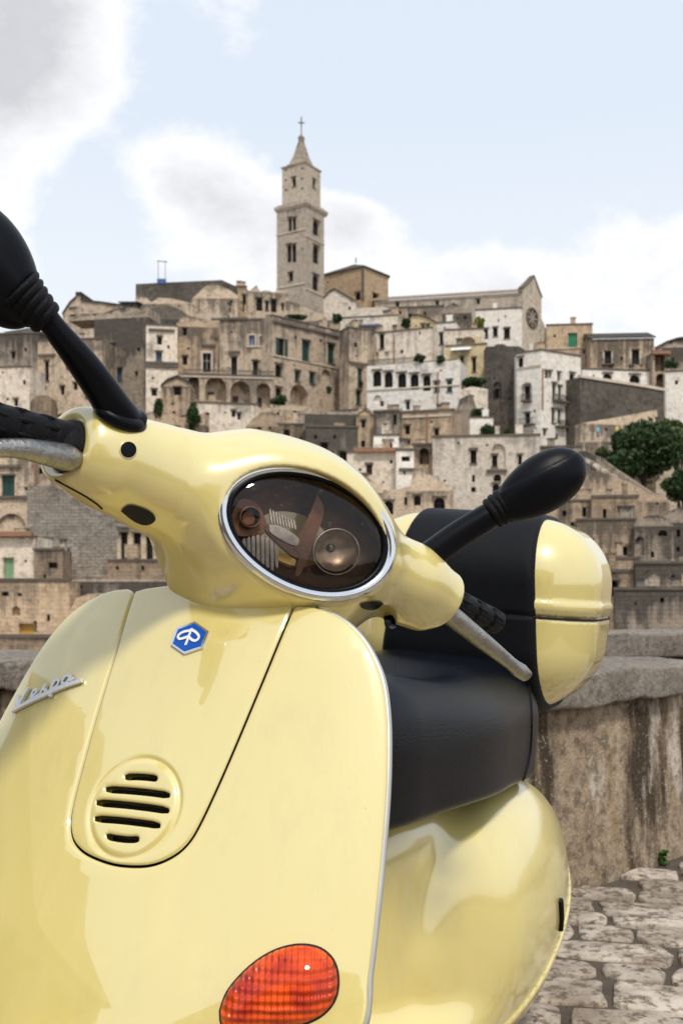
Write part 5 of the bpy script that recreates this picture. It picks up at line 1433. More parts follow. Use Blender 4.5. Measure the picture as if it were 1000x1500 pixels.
H('pale_mansion', 'broad pale mansion with an arched balcony niche above the top box', [(633, 146), (790, 144)], 641, 790, 'pale', [('s', 693, 669, 8, 18), ('N', 730, 667, 20, 34), ('s', 724, 675, 7, 16), ('s', 761, 674, 5, 14), ('d', 693, 701, 4, 10), ('d', 693, 717, 6, 7), ('a', 728, 700, 10, 10), ('a', 726, 716, 9, 14), ('d', 651, 704, 3, 3), ('d', 671, 649, 3, 3), ('d', 713, 652, 3, 3)], ledges=((686, 658, 700, 'ledge'), (712, 690, 742, 'ledge')), thick=8, cat='mansion')
H('arch_passage', 'small stone house with dark arch wedged left of the pale mansion', [(604, 148), (636, 148)], 652, 720, 'tan', [('A', 621, 668, 14, 24)], thick=5)
H('chapel_tower', 'narrow warm-toned gabled tower with two small windows', [(521, 160), (548, 160)], 607, 690, 'orange', [('d', 532, 621, 4.5, 10), ('d', 531.5, 650, 5, 9)], crest=[(521, 607), (528, 603), (534.5, 599), (541, 603), (548, 608)], roof='gable', roofm='cream', thick=4)
H('loggia_house', 'grey recessed house with white lower wall and round-topped opening', [(547, 158), (584, 157)], 604, 690, 'grey', [('d', 578, 615, 4, 14)], thick=4)
H('white_arch_annex', 'low white annexe with one half-round opening', [(547, 153), (584, 153)], 638, 700, 'white', [('a', 568, 652, 12, 12)], thick=4)
H('warm_house', 'warm cream house with stacked windows below the five-arched building', [(572, 160), (664, 157)], 606, 700, 'orange', [('d', 596.5, 630, 6.5, 12), ('d', 596.5, 652, 6.5, 13), ('d', 639, 634, 6, 11), ('d', 577, 620, 3, 9)], ledges=((580, 612, 660, 'string'), (624, 604, 624.8, 'pipe')), thick=6)
H('pale_terraced_house', 'pale house with small door and terracotta eaves', [(508, 148), (584, 147)], 663, 740, 'pale', [('w', 540.5, 688, 8, 15), ('d', 527, 688, 3.5, 4), ('d', 561, 706, 3, 3)], ledges=((520, 661, 584, 'tiles'), (508, 695, 540, 'ledge')), thick=6)
H('white_block', 'tall whitewashed block with a small shaded vent', [(580, 145), (606, 145)], 660, 740, 'white', [('d', 594, 672, 11, 7)], ledges=((584, 688, 606, 'ledge'),), thick=5)
H('stair_house', 'cream house with a slanting stair parapet left of the pale mansion', [(560, 134), (664, 133)], 722, 790, 'cream', [('a', 568, 744, 14, 19), ('a', 643, 740, 15, 21), ('a', 611, 733, 9, 14), ('d', 594, 734, 4, 11), ('d', 626, 752, 5, 8)], crest=[(560, 720), (585, 716), (600, 712), (606, 686), (618, 686), (632, 697), (648, 708), (656, 716), (664, 718)], thick=6)
H('stair_landing', 'low cream wall with forked dark stair lines', [(505, 139), (572, 138)], 704, 760, 'cream', [('d', 563, 722, 4, 8)], crest=[(505, 696), (535, 697), (548, 706), (558, 716), (566, 722), (572, 714)], thick=5, cat='wall')
H('cave_house', 'stained house with two dark round-headed doors', [(448, 152), (524, 153)], 625, 720, 'grey', [('a', 475, 657, 10, 17), ('a', 503, 671, 10, 19), ('d', 462, 640, 4, 5), ('d', 490, 640, 3, 5)], thick=6)
H('old_wall_house', 'long dark-topped wall above the two round-headed doors', [(440, 160), (524, 161)], 602, 660, 'grey', [], crest=[(440, 606), (470, 602), (500, 600), (524, 598)], thick=4, cat='wall')
H('shadow_house', 'dim brown house left of the two round-headed doors', [(408, 156), (452, 156)], 622, 700, 'brown', [('d', 420, 634, 8, 9)], thick=5)
H('ledge_house', 'pale low house on the ledge below the palace', [(398, 168), (456, 169)], 594, 650, 'cream', [('d', 407, 606, 4, 4), ('d', 432, 600, 5, 6)], crest=[(398, 600), (412, 594), (430, 592), (456, 598)], thick=4)
H('cliff_house', 'rough tan house below the retaining wall', [(360, 162), (420, 162)], 606, 690, 'tan', [('d', 380, 618, 5, 5), ('d', 395, 612, 4, 4)], crest=[(360, 625), (372, 612), (384, 604), (400, 604), (420, 612)], thick=4)
H('cliff_wall', 'rough tan wall under the small pointed gable house', [(150, 168), (300, 166)], 618, 690, 'tan', [('d', 228, 600, 5, 8)], crest=[(150, 625), (190, 614), (230, 600), (262, 612), (300, 605)], thick=3, cat='wall')
# lower right
H('brown_flat_house', 'brownish flat-topped house with a white recess below the slanting parapet', [(866, 128), (934, 127)], 729, 800, 'brown', [('d', 885, 752, 5, 12), ('f', 916, 750, 22, 18)], thick=5)
H('beige_house', 'greyish beige house with slit window beside the brownish flat-topped house', [(818, 132), (868, 131)], 735, 800, 'tan', [('d', 855, 750, 5, 13), ('d', 838, 768, 5, 6), ('d', 826, 752, 5, 8)], thick=5)
H('blank_house', 'blank grey-beige house front with one low door', [(844, 120), (930, 119)], 762, 850, 'tan', [('d', 915, 807, 6, 12), ('d', 868, 790, 3, 3)], thick=5)
H('vaulted_barn', 'barrel-roofed grey house with green-lit arched window', [(928, 117), (986, 116)], 775, 850, 'grey', [('N', 936, 800, 14, 28), ('a', 970, 777, 12, 16), ('d', 955, 812, 4, 8)], crest=[(928, 768), (936, 760), (948, 755), (962, 754), (974, 759), (986, 770)], thick=6)
H('right_vaulted_house', 'rounded-roof house with one window next to the green-lit barrel-roofed house', [(970, 124), (1050, 123)], 760, 850, 'grey', [('d', 993, 781, 5, 10)], crest=[(966, 765), (976, 752), (990, 744), (1006, 742), (1030, 750), (1050, 765)], thick=6)
H('terrace_block', 'reddish terrace block below the blank house front', [(868, 108), (936, 107)], 819, 880, 'orange', [('d', 880, 832, 4, 8), ('d', 905, 836, 4, 5), ('N', 921, 842, 12, 18)], thick=5)
H('step_house', 'small tan house with arched shade under the terrace block', [(880, 102), (920, 102)], 838, 890, 'brown', [('a', 897, 862, 14, 22)], thick=4)
H('long_garden_wall', 'long rough grey wall with white block on it above the parapet', [(900, 96), (1060, 94)], 864, 930, 'grey', [('d', 969, 879, 5, 7), ('d', 930, 884, 3, 3)], thick=3, cat='wall')
H('mid_right_house', 'grey house behind the long rough wall', [(930, 106), (1050, 105)], 826, 890, 'grey', [('d', 985, 846, 5, 7), ('f', 940, 854, 14, 10)], thick=4)
H('scrub_terrace', 'rubble terrace wall below the slanting parapet', [(832, 136), (980, 134)], 702, 760, 'tan', [('d', 870, 716, 5, 6), ('d', 905, 722, 4, 5), ('d', 850, 690, 5, 6)], crest=[(832, 690), (860, 688), (890, 694), (920, 706), (950, 722), (980, 735)], thick=4, cat='wall')
H('wedge_house', 'cream house front below the white balcony house', [(786, 152), (850, 151)], 656, 740, 'cream', [('d', 815, 668, 5, 8)], thick=5)
H('mid_plain_house', 'plain cream house behind the right mirror', [(760, 140), (840, 139)], 704, 800, 'cream', [('d', 800, 730, 5, 8), ('d', 826, 716, 4, 7)], thick=5)
# lower left
H('cream_corner_house', 'cream house with dark green shutter and flat arch on the lower left', [(-70, 138), (76, 137)], 640, 812, 'cream', [('g', 12.5, 713, 17, 31), ('N', 17, 765, 44, 26), ('d', 60, 690, 5, 8)], ledges=((-70, 684, 30, 'ledge'), (-70, 729, 76, 'ledge'), (51, 664, 53, 'pipe')), thick=7)
H('stepped_masonry', 'coursed grey masonry flank with stepped top on the lower left', [(40, 128), (180, 127)], 780, 868, 'brick', [('d', 72, 798, 7.5, 15)], crest=[(40, 712), (72, 712), (72, 719), (100, 722), (104, 729), (106, 740), (128, 742), (134, 752), (150, 754), (152, 764), (172, 766), (178, 774), (180, 800)], thick=5)
H('green_door_house', 'small pale house with faded green shutter and tiled eave', [(-60, 118), (52, 117)], 788, 862, 'pale', [('m', 13, 832, 14, 29), ('d', 38, 822, 3, 4)], ledges=((-60, 784, 50, 'tiles'),), thick=5)
H('pillared_porch', 'porch of pale square pillars behind the housing neck', [(172, 122), (300, 121)], 774, 850, 'cream', [('d', 182, 800, 9, 38), ('d', 201, 801, 10, 38), ('d', 219, 802, 9, 38), ('d', 234, 803, 8, 36)], thick=4)
H('rubble_wall', 'rough brown rubble wall under the pillared porch', [(158, 112), (320, 111)], 822, 880, 'brown', [('d', 172, 832, 4, 5)], thick=3, cat='wall')
H('brown_hut', 'brown hut against the coursed grey masonry', [(50, 116), (92, 116)], 806, 862, 'brown', [('d', 78, 828, 12, 8)], thick=4)
H('long_cream_wall', 'long cream wall with small ochre door on the lower left', [(-60, 98), (102, 97)], 851, 960, 'orange', [('o', 39, 923, 20, 18), ('d', 52, 918, 4, 16), ('N', 24, 895, 12, 14), ('d', 8, 870, 9, 6), ('d', 29, 871, 6, 4)], thick=4, cat='wall')
H('grey_stair_flank', 'grey stair flank climbing in front of the long cream wall', [(20, 94), (104, 93)], 930, 960, 'grey', [], crest=[(22, 905), (30, 893), (46, 880), (62, 872), (80, 862), (100, 856), (92, 880), (80, 900), (66, 915), (62, 925)][:6] + [(104, 856)], thick=2, cat='stairs') if False else None
H('lower_terrace', 'low grey terrace wall right of the long cream wall', [(98, 100), (330, 99)], 846, 900, 'grey', [('d', 118, 860, 5, 6)], crest=[(98, 852), (112, 848), (130, 846), (180, 848), (330, 850)], thick=3, cat='wall')
H('footing_wall', 'dark brown footing wall below the long cream wall', [(-60, 88), (330, 87)], 934, 985, 'brown', [], thick=2, cat='wall')
H('ochre_shed', 'orange-brown shed wall beside the stair of the long cream wall', [(90, 96), (200, 95)], 872, 940, 'orange', [('d', 112, 890, 8, 12)], crest=[(90, 930), (100, 900), (112, 876), (130, 870), (200, 872)], thick=3)

# diagonal flight of steps running down past the trees
sf = Face([(852 - CX) / FPX * 143.5, 143.5], [(962 - CX) / FPX * 138.5, 138.5])
u0_, z0_ = sf.st(852, 668); u1_, z1_ = sf.st(958, 733)
sroot = empty('stairway', (*sf.P(u0_, 0)[:2], z1_ - 3)); tag(sroot, 'long flight of stone steps slanting down below the trees', 'stairs')
so_ = (*sf.P(u0_, 0)[:2], z1_ - 3)
for i in range(26):
    a_ = u0_ + (u1_ - u0_) * i / 26; b2_ = u0_ + (u1_ - u0_) * (i + 1) / 26 - 0.02; zz_ = z0_ + (z1_ - z0_) * (i + 0.5) / 26
    hpart(sroot, so_, 'step', box_on(sf, a_, b2_, zz_ - 3.2, zz_, -2.6, 0.0), MS['pale' if i % 3 else 'cream'])
hpart(sroot, so_, 'balustrade', ([sf.P(u, z, o) for o in (0.02, 0.4) for u, z in ((u0_, z0_ - 3.0), (u1_, z1_ - 3.0), (u1_, z1_ - 0.5), (u0_, z0_ - 0.5))], [(0, 1, 2, 3), (7, 6, 5, 4), (0, 4, 5, 1), (1, 5, 6, 2), (2, 6, 7, 3), (3, 7, 4, 0)]), MS['grey'])
# ================================================================== street, parapet, trees, small things
m_cob, nt, b = new_mat('worn_limestone_cobble')
t = nt.nodes.new('ShaderNodeTexCoord'); g = nt.nodes.new('ShaderNodeNewGeometry'); oi = nt.nodes.new('ShaderNodeObjectInfo')
pos = g.outputs['Position']
n1 = noise(nt, pos, 7, 6, 0.65); n2 = noise(nt, pos, 38, 6, 0.7)
c = mixc(nt, ramp(nt, n1, [(0, 0), (0.38, 0), (0.6, 1), (1, 1)]), (0.32, 0.265, 0.21), (0.60, 0.53, 0.455))
c = mixc(nt, ramp(nt, n2, [(0, 0), (0.48, 0), (0.60, 1), (1, 1)]), c, (0.16, 0.125, 0.095))
c = mixc(nt, 1.0, c, mixc(nt, oi.outputs['Random'], (0.8, 0.78, 0.76), (1.15, 1.13, 1.1)), 'MULTIPLY')
nt.links.new(c, b.inputs['Base Color']); setb(b, rough=0.78, spec=0.3)
bp = nt.nodes.new('ShaderNodeBump'); bp.inputs['Strength'].default_value = 0.7; bp.inputs['Distance'].default_value = 0.012
nt.links.new(mathn(nt, 'ADD', n2, n1), bp.inputs['Height']); nt.links.new(bp.outputs[0], b.inputs['Normal'])
m_dirt = plain('dirt_and_mortar', (0.085, 0.065, 0.048), 0.95, var=0.5, scale=14, bump=0.8, bscale=60)

# street sheet: fine near the camera, slightly uneven
gx = np.concatenate([np.linspace(-60, -4, 12), np.linspace(-3.6, 3.6, 60), np.linspace(4, 60, 12)])
gy = np.concatenate([np.linspace(-60, -2, 12), np.linspace(-1.6, 4.6, 52)])
GX, GY = np.meshgrid(gx, gy, indexing='ij')
GZ = rg.normal(0, 0.004, GX.shape) - 0.004
keepy = GY < 99
SV = np.stack([GX.ravel(), GY.ravel(), GZ.ravel()], -1)
ny2 = len(gy)
def street_edge(x): return 3.0 + np.interp(x, [-60, -4, -1.1, 0.45, 1.12, 4, 60], [1.6, 1.3, 0.6, 0.0, 0.65, 1.9, 1.9])
SF = [(i * ny2 + j, (i + 1) * ny2 + j, (i + 1) * ny2 + j + 1, i * ny2 + j + 1) for i in range(len(gx) - 1) for j in range(ny2 - 1)]
street = tag(link_mesh('street', SV, SF, m_dirt, None, True), kind='structure')

# parapet along the street: bent wall with coping stones
def wall_stone(name, cols, dark, sc_=1.0, streak=True):
    m, nt, b = new_mat(name)
    g = nt.nodes.new('ShaderNodeNewGeometry'); pos = g.outputs['Position']
    n1 = noise(nt, pos, 3.2 * sc_, 7, 0.68)
    n2 = noise(nt, mapping(nt, pos, (1, 1, 0.22)), 5.0 * sc_, 6, 0.65)
    n3 = noise(nt, pos, 26 * sc_, 6, 0.72)
    n4 = noise(nt, pos, 95 * sc_, 4, 0.7)
    c = mixc(nt, ramp(nt, n1, [(0, 0), (0.38, 0), (0.62, 1), (1, 1)]), cols[0], cols[1])
    if streak:
        c = mixc(nt, ramp(nt, n2, [(0, 0), (0.50, 0), (0.60, 1), (1, 1)]), c, dark)
        c = mixc(nt, mathn(nt, 'MULTIPLY', ramp(nt, noise(nt, mapping(nt, pos, (1, 1, 0.3), (4, 2, 1)), 5.0, 5, 0.6), [(0, 0), (0.60, 0), (0.66, 1), (1, 1)]), 0.8), c, cols[2])
        c = mixc(nt, mathn(nt, 'MULTIPLY', ramp(nt, noise(nt, mapping(nt, pos, (1, 1, 0.35), (9, 1, 3)), 4.0, 5, 0.6), [(0, 0), (0.63, 0), (0.69, 1), (1, 1)]), 0.55), c, (0.27, 0.18, 0.03))
    c = mixc(nt, mathn(nt, 'MULTIPLY', ramp(nt, n3, [(0, 0), (0.46, 0), (0.62, 1), (1, 1)]), 0.65), c, tuple(x * 1.1 for x in dark))
    c = mixc(nt, mathn(nt, 'MULTIPLY', ramp(nt, n4, [(0, 0), (0.58, 0), (0.68, 1), (1, 1)]), 0.6), c, cols[2])
    nt.links.new(c, b.inputs['Base Color']); setb(b, rough=0.93, spec=0.2)
    bp = nt.nodes.new('ShaderNodeBump'); bp.inputs['Strength'].default_value = 0.8; bp.inputs['Distance'].default_value = 0.022
    nt.links.new(mathn(nt, 'ADD', mathn(nt, 'MULTIPLY', n3, 0.8), mathn(nt, 'ADD', n1, mathn(nt, 'MULTIPLY', n4, 0.3))), bp.inputs['Height']); nt.links.new(bp.outputs[0], b.inputs['Normal'])
    return m
m_par = wall_stone('stained_parapet_plaster', ((0.33, 0.245, 0.165), (0.46, 0.36, 0.255), (0.62, 0.54, 0.45)), (0.062, 0.044, 0.028))
m_cap = wall_stone('grey_coping_stone', ((0.24, 0.205, 0.17), (0.33, 0.29, 0.245), (0.46, 0.42, 0.37)), (0.085, 0.07, 0.058), 1.6, False)

def para_wall(name, label, path, zc, ztop, thick, groups, grid=0.03):
    """path = front foot line; body with uneven face, row of coping stones"""
    P = [np.array(p, float) for p in path]
    root = empty(name, (P[0][0], P[0][1], 0)); tag(root, label, 'wall')
    V = []; Fc = []
    rr = np.random.default_rng(len(label))
    ph = rr.uniform(0, 6, 30); dr = rr.uniform(-1, 1, (30, 2)) * np.linspace(3, 40, 30)[:, None]
    pts = []
    for i in range(len(P) - 1):
        n = max(2, int(np.linalg.norm(P[i + 1] - P[i]) / grid))
        for k in range(n): pts.append(P[i] + (P[i + 1] - P[i]) * k / n)
    pts.append(P[-1])
    pts = np.array(pts); t = np.gradient(pts, axis=0); t /= np.linalg.norm(t, axis=1)[:, None]
    nn = np.stack([t[:, 1], -t[:, 0]], -1)
    s = np.r_[0, np.cumsum(np.linalg.norm(np.diff(pts, axis=0), axis=1))]
    rows = np.linspace(-0.15, zc, 26)
    for i in range(len(pts)):
        for z in rows:
            d = sum(np.sin(dr[k] @ np.array([s[i], z]) + ph[k]) / (3 + k) for k in range(30)) * 0.012
            d += 0.05 * (1 - z / zc) * 0.6
            q = pts[i] + nn[i] * d
            V.append((q[0], q[1], z))
    nr = len(rows)
    for i in range(len(pts) - 1):
        for j in range(nr - 1): Fc.append((i * nr + j, (i + 1) * nr + j, (i + 1) * nr + j + 1, i * nr + j + 1))
    k0 = len(V)
    for i in range(len(pts)):
        q = pts[i] - nn[i] * thick; V += [(q[0], q[1], -0.15), (q[0], q[1], zc)]
    for i in range(len(pts) - 1):
        a = k0 + i * 2; Fc.append((a, a + 1, a + 3, a + 2)); Fc.append((i * nr + nr - 1, (i + 1) * nr + nr - 1, a + 3, a + 1))
    Fc.append(tuple(range(0, nr)) + (k0 + 1, k0)); e = (len(pts) - 1) * nr
    Fc.append(tuple(range(e, e + nr))[::-1] + (len(V) - 2, len(V) - 1))
    o = link_mesh('wall_body', V, Fc, m_par, root, True); o.location = (-P[0][0], -P[0][1], 0)
    # coping stones
    for i in range(len(P) - 1):
        L_ = np.linalg.norm(P[i + 1] - P[i]); tt = (P[i + 1] - P[i]) / L_; n2_ = np.array([tt[1], -tt[0]])
        u = -0.03; 
        while u < L_ - 0.05:
            w = min(rr.uniform(0.75, 1.25), L_ + 0.03 - u)
            if L_ + 0.03 - u - w < 0.3: w = L_ + 0.03 - u
            c0 = P[i] + tt * (u + w / 2) - n2_ * (thick / 2)
            bm = bmesh.new()
            bmesh.ops.create_cube(bm, size=1.0)
            bmesh.ops.scale(bm, vec=(w - 0.012, thick + 0.10, ztop - zc), verts=bm.verts)
            bmesh.ops.bevel(bm, geom=list(bm.edges), offset=0.012, segments=3, affect='EDGES', profile=0.6)
            bmesh.ops.subdivide_edges(bm, edges=[e for e in bm.edges if e.calc_length() > 0.1], cuts=11, use_grid_fill=True)
            for v in bm.verts:
                q = np.array(v.co) * 9 + ph[:3] + i * 3 + u
                v.co.z += 0.006 * math.sin(q[0] * 1.7 + q[1]) + 0.004 * math.sin(q[0] * 4 + q[2] * 2.3) + rr.normal(0, 0.0012)
                v.co.y += 0.006 * math.sin(q[0] * 2.3 + q[2]) + 0.003 * math.sin(q[0] * 7) + rr.normal(0, 0.0012)
            me = bpy.data.meshes.new('coping_stone'); bm.to_mesh(me); bm.free()
            me.materials.append(m_cap); me.polygons.foreach_set('use_smooth', [True] * len(me.polygons))
            ob = bpy.data.objects.new('coping_stone', me); COL.objects.link(ob); ob.parent = root
            ob.location = (c0[0] - P[0][0], c0[1] - P[0][1], (zc + ztop) / 2 + 0.001 + rr.normal(0, 0.002))
            ob.rotation_euler = (0, 0, math.atan2(tt[1], tt[0]))
            u += w
    return root
para_wall('parapet_wall', 'stained stone parapet with coping stones behind the scooter', [(-5.0, 4.6), (-1.05, 3.36), (0.45, 2.735), (1.085, 3.325)], 0.52, 0.617, 0.36, None)
para_wall('far_parapet', 'farther stone parapet with thick coping beyond the near parapet end', [(1.22, 5.15), (2.6, 5.55), (6.0, 7.4)], 0.50, 0.62, 0.4, None, 0.05)

# unseen houses beside and behind the viewer, added so the paint reflects a street
def reflection_house(label, a, b_, h, wins):
    F = Face(a, b_); n_ = empty('reflection_house', (a[0], a[1], -0.3)); tag(n_, label, 'house')
    hs_ = [(u, u + 1.0, z, z + 1.7, 0.2, False) for u, z in wins]
    V = []; Fc = []
    wall_face(F, 0, F.len, -0.3, h, hs_, V, Fc)
    p = [F.P(0, 0, 0)[:2], F.P(F.len, 0, 0)[:2], F.P(F.len, 0, -6)[:2], F.P(0, 0, -6)[:2]]
    for q, r in ((1, 2), (2, 3), (3, 0)):
        k = len(V); V += [(*p[q], -0.3), (*p[r], -0.3), (*p[r], h), (*p[q], h)]; Fc.append((k, k + 1, k + 2, k + 3))
    mid = F.len * 0.55
    k = len(V); V += [F.P(-0.2, h, 0.3), F.P(F.len + 0.2, h, 0.3), F.P(mid, h + 1.5, 0.3), F.P(-0.2, h, -6), F.P(F.len + 0.2, h, -6), F.P(mid, h + 1.5, -6)]
    Fc += [(k, k + 1, k + 2), (k + 3, k + 5, k + 4), (k, k + 2, k + 5, k + 3), (k + 1, k + 4, k + 5, k + 2), (k, k + 3, k + 4, k + 1)]
    o = link_mesh('wall', V, Fc, MS['cream'], n_, False); o.location = (-a[0], -a[1], 0.3)
    for q in hs_: add_window(n_, (a[0], a[1], -0.3), F, 'g', *q[:4], 0.2, MS['cream'])
reflection_house('unseen stone house left of the scooter, added for the paint to reflect', (-6.5, -4.5), (-6.5, 3.0), 3.4, [(1.0, 1.0), (3.2, 1.0), (5.4, 1.0)])
reflection_house('unseen stone house behind the viewer, added for the paint to reflect', (3.5, -8.0), (-5.5, -8.0), 4.2, [(1.2, 1.0), (3.8, 1.0), (6.4, 1.0)])
# cobbles: one object each, laid in jittered rows
rc = random.Random(11)
def cobble_field(x0, x1, y0, y1, rowh, rot):
    ca_, sa_ = math.cos(rot), math.sin(rot)
    cnt = 0; y = y0; row = 0
    nodes = {}
    while y < y1:
        h = rowh * rc.uniform(0.8, 1.25); x = x0 + rc.uniform(-0.2, 0)
        while x < x1:
            w = rc.uniform(0.13, 0.30)
            g_ = 0.0045
            cx_, cy_ = x + w / 2, y + h / 2
            wx = cx_ * ca_ - cy_ * sa_ + PIV[0]; wy = cx_ * sa_ + cy_ * ca_ + PIV[1]
            near_ = visible_cob(wx, wy)
            if near_ or bed_cob(wx, wy):
                n = 14; ring = []
                for k in range(n):
                    a = 2 * PI * k / n
                    c_, s_ = math.cos(a), math.sin(a)
                    e = 0.36
                    px_ = (w / 2 - g_) * math.copysign(abs(c_) ** e, c_); py_ = (h / 2 - g_) * math.copysign(abs(s_) ** e, s_)
                    j = 1 + rc.uniform(-0.09, 0.04)
                    ring.append((px_ * j, py_ * j))
                V = []
                zt_ = 0.007 + rc.uniform(-0.004, 0.004); tx, ty = rc.uniform(-0.03, 0.03), rc.uniform(-0.03, 0.03)
                for f, z in ((1.0, -0.03), (0.99, zt_ * 0.55), (0.955, zt_ * 0.95), (0.72, zt_ + 0.0015)):
                    V += [(p * f, q * f, z + (p * tx + q * ty) + rc.uniform(-0.001, 0.001)) for p, q in ring]
                V.append((0, 0, zt_ + 0.003))
                Fc = []
                for r in range(3):
                    for k in range(n): Fc.append((r * n + k, r * n + (k + 1) % n, (r + 1) * n + (k + 1) % n, (r + 1) * n + k))
                Fc += [(3 * n + k, 3 * n + (k + 1) % n, 4 * n) for k in range(n)]
                if near_:
                    o = link_mesh('cobblestone', V, Fc, m_cob, street, True)
                    o.location = (wx, wy, 0.0); o.rotation_euler = (0, 0, rot + rc.uniform(-0.06, 0.06))
                    cnt += 1
                else:
                    k_ = len(BV); BV.extend((wx + a * ca_ - b2 * sa_, wy + a * sa_ + b2 * ca_, c2) for a, b2, c2 in V); BF.extend(tuple(i + k_ for i in q) for q in Fc)
            x += w
        y += h; row += 1
    return cnt
PIV = (0.9, 2.6)
BV = []; BF = []
def bed_cob(x, y):
    return -2.6 < x < 3.2 and -2.0 < y < 3.0 and wall_side(x, y) and not (x > 0.32 and y > 1.5 and x / y < 0.62)
def visible_cob(x, y):
    if y < 1.5 or x < 0.32 or x > 2.4 or y > 4.8: return False
    return wall_side(x, y) and x / y < 0.62
def wall_side(x, y):      # street side of the parapet
    return (x - 0.45) * 0.681 - (y - 2.735) * 0.7325 > 0.045 and -(x - 0.45) * 0.385 - (y - 2.735) * 0.923 > 0.045 or (x > 0.45 and (x - 0.45) * 0.681 - (y - 2.735) * 0.7325 > 0.045)
cobble_field(-4.4, 3.6, -5.2, 2.6, 0.125, math.radians(-12))
bed = link_mesh('cobble_bed', BV, BF, m_cob, street, True); bed.location = (0, 0, 0); bed['kind'] = 'stuff'

# ---------------------------------------------------------------- trees and shrubs
def leaf_mat(name, c0, c1):
    m, nt, b = new_mat(name)
    g = nt.nodes.new('ShaderNodeNewGeometry')
    n = noise(nt, g.outputs['Position'], 0.9, 4, 0.6)
    c = mixc(nt, mathn(nt, 'ADD', mathn(nt, 'MULTIPLY', n, 0.6), mathn(nt, 'MULTIPLY', g.outputs['Random Per Island'], 0.4)), c0, c1)
    nt.links.new(c, b.inputs['Base Color']); setb(b, rough=0.6, spec=0.3)
    return m
m_leaf = leaf_mat('dark_foliage', (0.008, 0.022, 0.007), (0.045, 0.085, 0.02))
m_leaf2 = leaf_mat('olive_foliage', (0.045, 0.065, 0.022), (0.12, 0.15, 0.05))
m_leaf3 = leaf_mat('yellow_green_foliage', (0.13, 0.15, 0.02), (0.33, 0.33, 0.05))
m_bark = plain('bark', (0.07, 0.05, 0.035), 0.9, var=0.3, scale=3)
def foliage(c, r, n, leaf, seed, lumps=17):
    g = np.random.default_rng(seed)
    cen = g.normal(size=(lumps, 3)); cen /= np.linalg.norm(cen, axis=1)[:, None]
    cen = cen * g.uniform(0.25, 0.72, (lumps, 1)) * np.array(r); rad = g.uniform(0.20, 0.48, lumps)
    k = g.integers(0, lumps, n)
    d = g.normal(size=(n, 3)); d /= np.linalg.norm(d, axis=1)[:, None]
    p = cen[k] + d * (g.uniform(0.2, 1.0, (n, 1)) ** 0.5 * g.uniform(0.85, 1.3, (n, 1))) * rad[k][:, None] * np.array(r) + np.array(c)
    a = g.normal(size=(n, 3)); a /= np.linalg.norm(a, axis=1)[:, None]
    b2 = np.cross(a, g.normal(size=(n, 3))); b2 /= np.linalg.norm(b2, axis=1)[:, None] + 1e-9
    s = leaf * g.uniform(0.6, 1.3, (n, 1))
    V = np.concatenate([p - a * s, p + b2 * s * 0.55, p + a * s, p - b2 * s * 0.55]).reshape(4, n, 3).transpose(1, 0, 2).reshape(-1, 3)
    return V, [(4 * i, 4 * i + 1, 4 * i + 2, 4 * i + 3) for i in range(n)]
def tree(name, label, px, py, rx, ry, d, n, leaf, mat, seed, cat='tree', group=None, trunk=True, foot=None):
    c = pt(px, py, d); R = (rx / FPX * d, rx / FPX * d * 0.9, ry / FPX * d)
    zf = float(hill_z(np.array(c[0]), np.array(c[1]))) if foot is None else c[2] - R[2] * foot
    zf = min(zf, c[2] - R[2] * 0.7)
    root = empty(name, (c[0], c[1], zf)); tag(root, label, cat, group)
    V, Fc = foliage(c, R, n, leaf, seed)
    o = link_mesh('crown' if trunk else 'foliage', V, Fc, mat, root, False); o.location = (-c[0], -c[1], -zf)
    if trunk:
        br = [sweep([(c[0], c[1], zf), (c[0] + 0.1, c[1], (zf + c[2]) / 2), (c[0], c[1], c[2])], [R[0] * 0.09, R[0] * 0.07, R[0] * 0.04], 8)]
        o = link_mesh('trunk', *br[0], m_bark, root, True); o.location = (-c[0], -c[1], -zf)
        g = random.Random(seed)
        lim = []
        for k in range(6):
            a = g.uniform(0, 2 * PI); e = (c[0] + math.cos(a) * R[0] * 0.7, c[1] + math.sin(a) * R[1] * 0.7, c[2] + g.uniform(-0.1, 0.6) * R[2])
            lim.append(sweep([(c[0], c[1], zf + (c[2] - zf) * 0.6), tuple((np.array(e) + np.array([c[0], c[1], c[2]])) / 2 - np.array([0, 0, 0.2])), e], [R[0] * 0.04, R[0] * 0.03, R[0] * 0.012], 5))
        o = link_mesh('limb', *join(*lim), m_bark, root, True); o.location = (-c[0], -c[1], -zf)
    else:
        o = link_mesh('stem', *join(*[sweep([(c[0] + dx_ * R[0], c[1], zf), (c[0] + dx_ * 1.6 * R[0], c[1], c[2])], 0.06, 5) for dx_ in (-0.4, 0.0, 0.4)]), m_bark, root, True); o.location = (-c[0], -c[1], -zf)
    return root
tree('pine_tree', 'big dense dark green tree below the dark rampart', 942, 652, 56, 52, 150, 20000, 0.36, m_leaf, 1)
tree('pine_tree', 'dark green tree spreading left below the largest dense tree', 920, 682, 36, 26, 147, 8000, 0.34, m_leaf, 2)
tree('olive_tree', 'olive green tree right of the big dense dark tree', 992, 645, 40, 34, 152, 9000, 0.34, m_leaf2, 3)
tree('round_tree', 'round dark tree by the slanting parapet foot', 1000, 708, 34, 26, 138, 7000, 0.30, m_leaf, 4)
tree('shrub', 'pale olive shrub left of the dark trees on the walkway', 884, 662, 14, 8, 150, 1500, 0.28, m_leaf2, 5, 'shrub', None, False)
tree('climbing_shrub', 'dark green hedge on the small white terrace wall', 692, 561, 20, 9, 177.5, 2600, 0.26, m_leaf, 6, 'hedge', None, False, 1.2)
